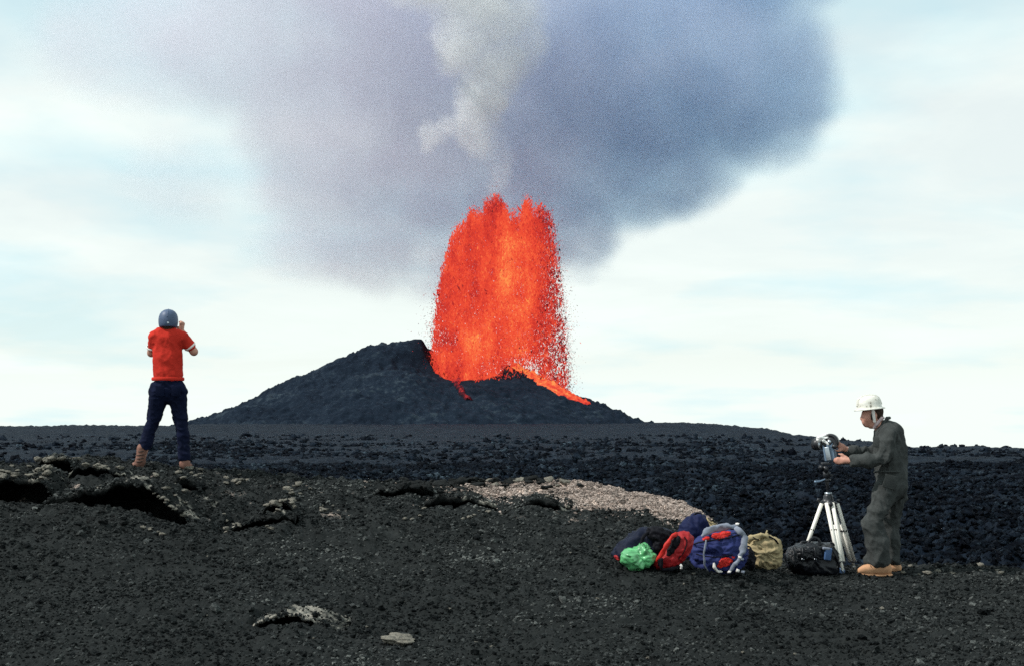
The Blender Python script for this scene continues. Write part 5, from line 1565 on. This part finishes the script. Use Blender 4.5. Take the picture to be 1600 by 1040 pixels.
    strap('harness', [(822, 165, -0.10), (850, 195, -0.13), (872, 235, -0.14), (862, 300, -0.16), (842, 350, -0.19)], d, [0.018, 0.024, 0.026, 0.026, 0.018], M['greypad'], r, flat=((0, 1, 0), 0.6), n=14)
    strap('strap_end', [(818, 152, -0.08), (826, 146, -0.08), (834, 150, -0.08)], d, 0.012, M['whitetrim'], r)
    pillow('top_pocket', [(676, 228), (690, 205), (740, 196), (780, 196), (775, 220), (740, 240), (700, 245)], d - 0.135, 0.022, 0.05, M['brightred'], r, 0.008, 18, 33)
    pillow('red_tab', [(615, 238), (635, 224), (655, 228), (650, 245), (625, 248)], d - 0.12, 0.025, 0.03, M['brightred'], r, 0.004, 20, 34)
    pillow('lower_pocket', [(698, 392), (715, 368), (760, 356), (805, 346), (800, 370), (770, 395), (725, 412)], d - 0.155, 0.025, 0.05, M['brightred'], r, 0.008, 18, 35)
    strap('white_strap', [(682, 388, -0.18), (690, 415, -0.19), (710, 435, -0.18), (735, 442, -0.16)], d, [0.010, 0.012, 0.012, 0.008], M['whitetrim'], r, flat=((0, 1, 0), 0.6))
    strap('hip_strap', [(845, 350, -0.19), (815, 385, -0.20), (790, 425, -0.19), (775, 445, -0.17)], d, [0.016, 0.018, 0.015, 0.012], M['greypad'], r, flat=((0, 1, 0), 0.6))
    for k, (zx, zy) in enumerate(((842, 352), (855, 365), (830, 432), (860, 440), (780, 440))):
        strap('buckle', [(zx - 9, zy - 3, -0.20), (zx + 9, zy + 3, -0.20)], d, 0.012, M['greypad'] if k % 2 else M['whitetrim'], r, n=8)
    strap('zip', [(575, 330, -0.16), (640, 345, -0.185), (720, 348, -0.19), (800, 335, -0.175)], d, 0.005, M['blackcloth'], r)
    strap('compression_strap', [(640, 245, -0.16), (625, 320, -0.185), (630, 400, -0.17), (650, 440, -0.13)], d, 0.008, M['greypad'], r, flat=((0, 1, 0), 0.5))
    strap('piping', [(560, 270, -0.10), (640, 250, -0.16), (740, 238, -0.17), (840, 215, -0.12)], d, 0.006, M['blackcloth'], r)
    # black cloth shape added for the shade between the blue pack and khaki bag
    r, d = root_at('bag', 1166, 888, 'small black shape standing in for the shade between blue pack and khaki bag', 'bag')
    d += 0.03
    pillow('bag_body', [(862, 330), (885, 300), (915, 310), (935, 350), (930, 405), (890, 425), (860, 400)], d, 0.09, 0.10, M['blackcloth'], r, 0.010, 14, 41)
    strap('carry_strap', [(870, 330, -0.08), (880, 290, -0.06), (905, 290, -0.06), (920, 325, -0.08)], d, 0.008, M['blackcloth'], r)  # loop belongs to the added shade shape
    # khaki canvas bag
    r, d = root_at('canvas_bag', 1194, 889, 'khaki canvas bag with a rolled top', 'bag')
    pillow('bag_body', [(892, 300), (905, 258), (930, 238), (985, 225), (1045, 235), (1078, 262), (1087, 315), (1082, 372), (1060, 406), (1000, 422), (942, 416), (918, 380), (908, 335)], d, 0.13, 0.15, M['khaki'], r, 0.020, 9, 51, fold=(1, 1, 1.3))
    strap('rolled_top', [(886, 258, -0.06), (915, 236, -0.09), (960, 222, -0.10), (1010, 220, -0.09), (1045, 236, -0.06)], d, [0.020, 0.028, 0.030, 0.026, 0.016], M['khaki'], r, flat=((0, 1, 0), 0.9), n=14)
    strap('drawcord', [(888, 208, -0.06), (930, 232, -0.13), (960, 245, -0.14)], d, 0.005, M['blackcloth'], r)
    strap('toggle', [(1008, 186, -0.05), (1002, 218, -0.08)], d, 0.007, M['khaki'], r)
    strap('carry_strap', [(1020, 222, -0.11), (1055, 245, -0.12), (1078, 268, -0.10)], d, 0.008, M['blackcloth'], r)
    # black leather camera bag
    r, d = root_at('camera_bag', 1270, 896, 'glossy black leather camera bag in front of the tripod', 'bag', None)
    pillow('bag_body', [(1130, 345), (1148, 305), (1195, 278), (1260, 268), (1340, 268), (1405, 272), (1424, 310), (1432, 390), (1428, 450), (1350, 458), (1250, 452), (1180, 436), (1140, 400)], d, 0.15, 0.17, M['leather'], r, 0.016, 10, 61, power=3.0)
    fl = pillow('flap', [(1190, 300), (1250, 285), (1330, 285), (1345, 310), (1330, 350), (1260, 358), (1200, 345)], d - 0.13, 0.04, 0.05, M['leather'], r, 0.010, 16, 62, power=3)
    pillow('side_pocket', [(1132, 345), (1150, 300), (1185, 292), (1205, 330), (1195, 390), (1150, 395)], d - 0.10, 0.05, 0.05, M['leather'], r, 0.010, 16, 63)
    strap('handle', [(1262, 285, -0.06), (1268, 250, -0.05), (1290, 232, -0.04), (1318, 240, -0.04), (1332, 275, -0.05)], d, 0.013, M['leather'], r, flat=((0, 1, 0), 0.7))
    strap('handle', [(1195, 290, 0.02), (1215, 262, 0.03), (1260, 258, 0.03), (1300, 275, 0.02)], d, 0.013, M['leather'], r, flat=((0, 1, 0), 0.7))
    strap('shoulder_strap', [(1400, 285, -0.10), (1425, 330, -0.13), (1445, 390, -0.12), (1440, 450, -0.10), (1400, 462, -0.10)], d, 0.010, M['leather'], r)
    strap('strap_piece', [(1425, 300, 0.0), (1410, 268, -0.02), (1395, 262, -0.02)], d, 0.012, M['leather'], r)
    for zx in (1225, 1300):
        strap('closure_strap', [(zx, 290, -0.16), (zx + 2, 330, -0.185), (zx + 2, 380, -0.165)], d, 0.009, M['leather'], r)
        strap('buckle', [(zx - 5, 362, -0.175), (zx + 9, 362, -0.175)], d, 0.008, M['silver'], r)
    a = zp(1380, 330)
    obj_at('blue_pouch', box_mesh('pouch', P(a[0], a[1], d - 0.165), (0.065, 0.03, 0.115), Euler((0.1, 0.12, 0.1)), 0.010, 3), M['bluelabel'], r)['label'] = 'small blue pouch on the front of the bag'
    a = zp(1370, 297)
    obj_at('pouch_lid', box_mesh('lid', P(a[0], a[1], d - 0.17), (0.07, 0.035, 0.022), Euler((0.1, 0.12, 0.1)), 0.006, 2), M['greypad'], r)
    # scrap of blue cloth by the tripod foot
    r, d = root_at('cloth', 1311, 892, 'small scrap of blue cloth at the foot of the tripod', 'cloth', None)
    pillow('fold', [(1430, 435), (1445, 422), (1470, 425), (1478, 442), (1455, 455), (1434, 452)], d - 0.02, 0.05, 0.04, M['bluelabel'], r, 0.008, 20, 71)
build_packs()
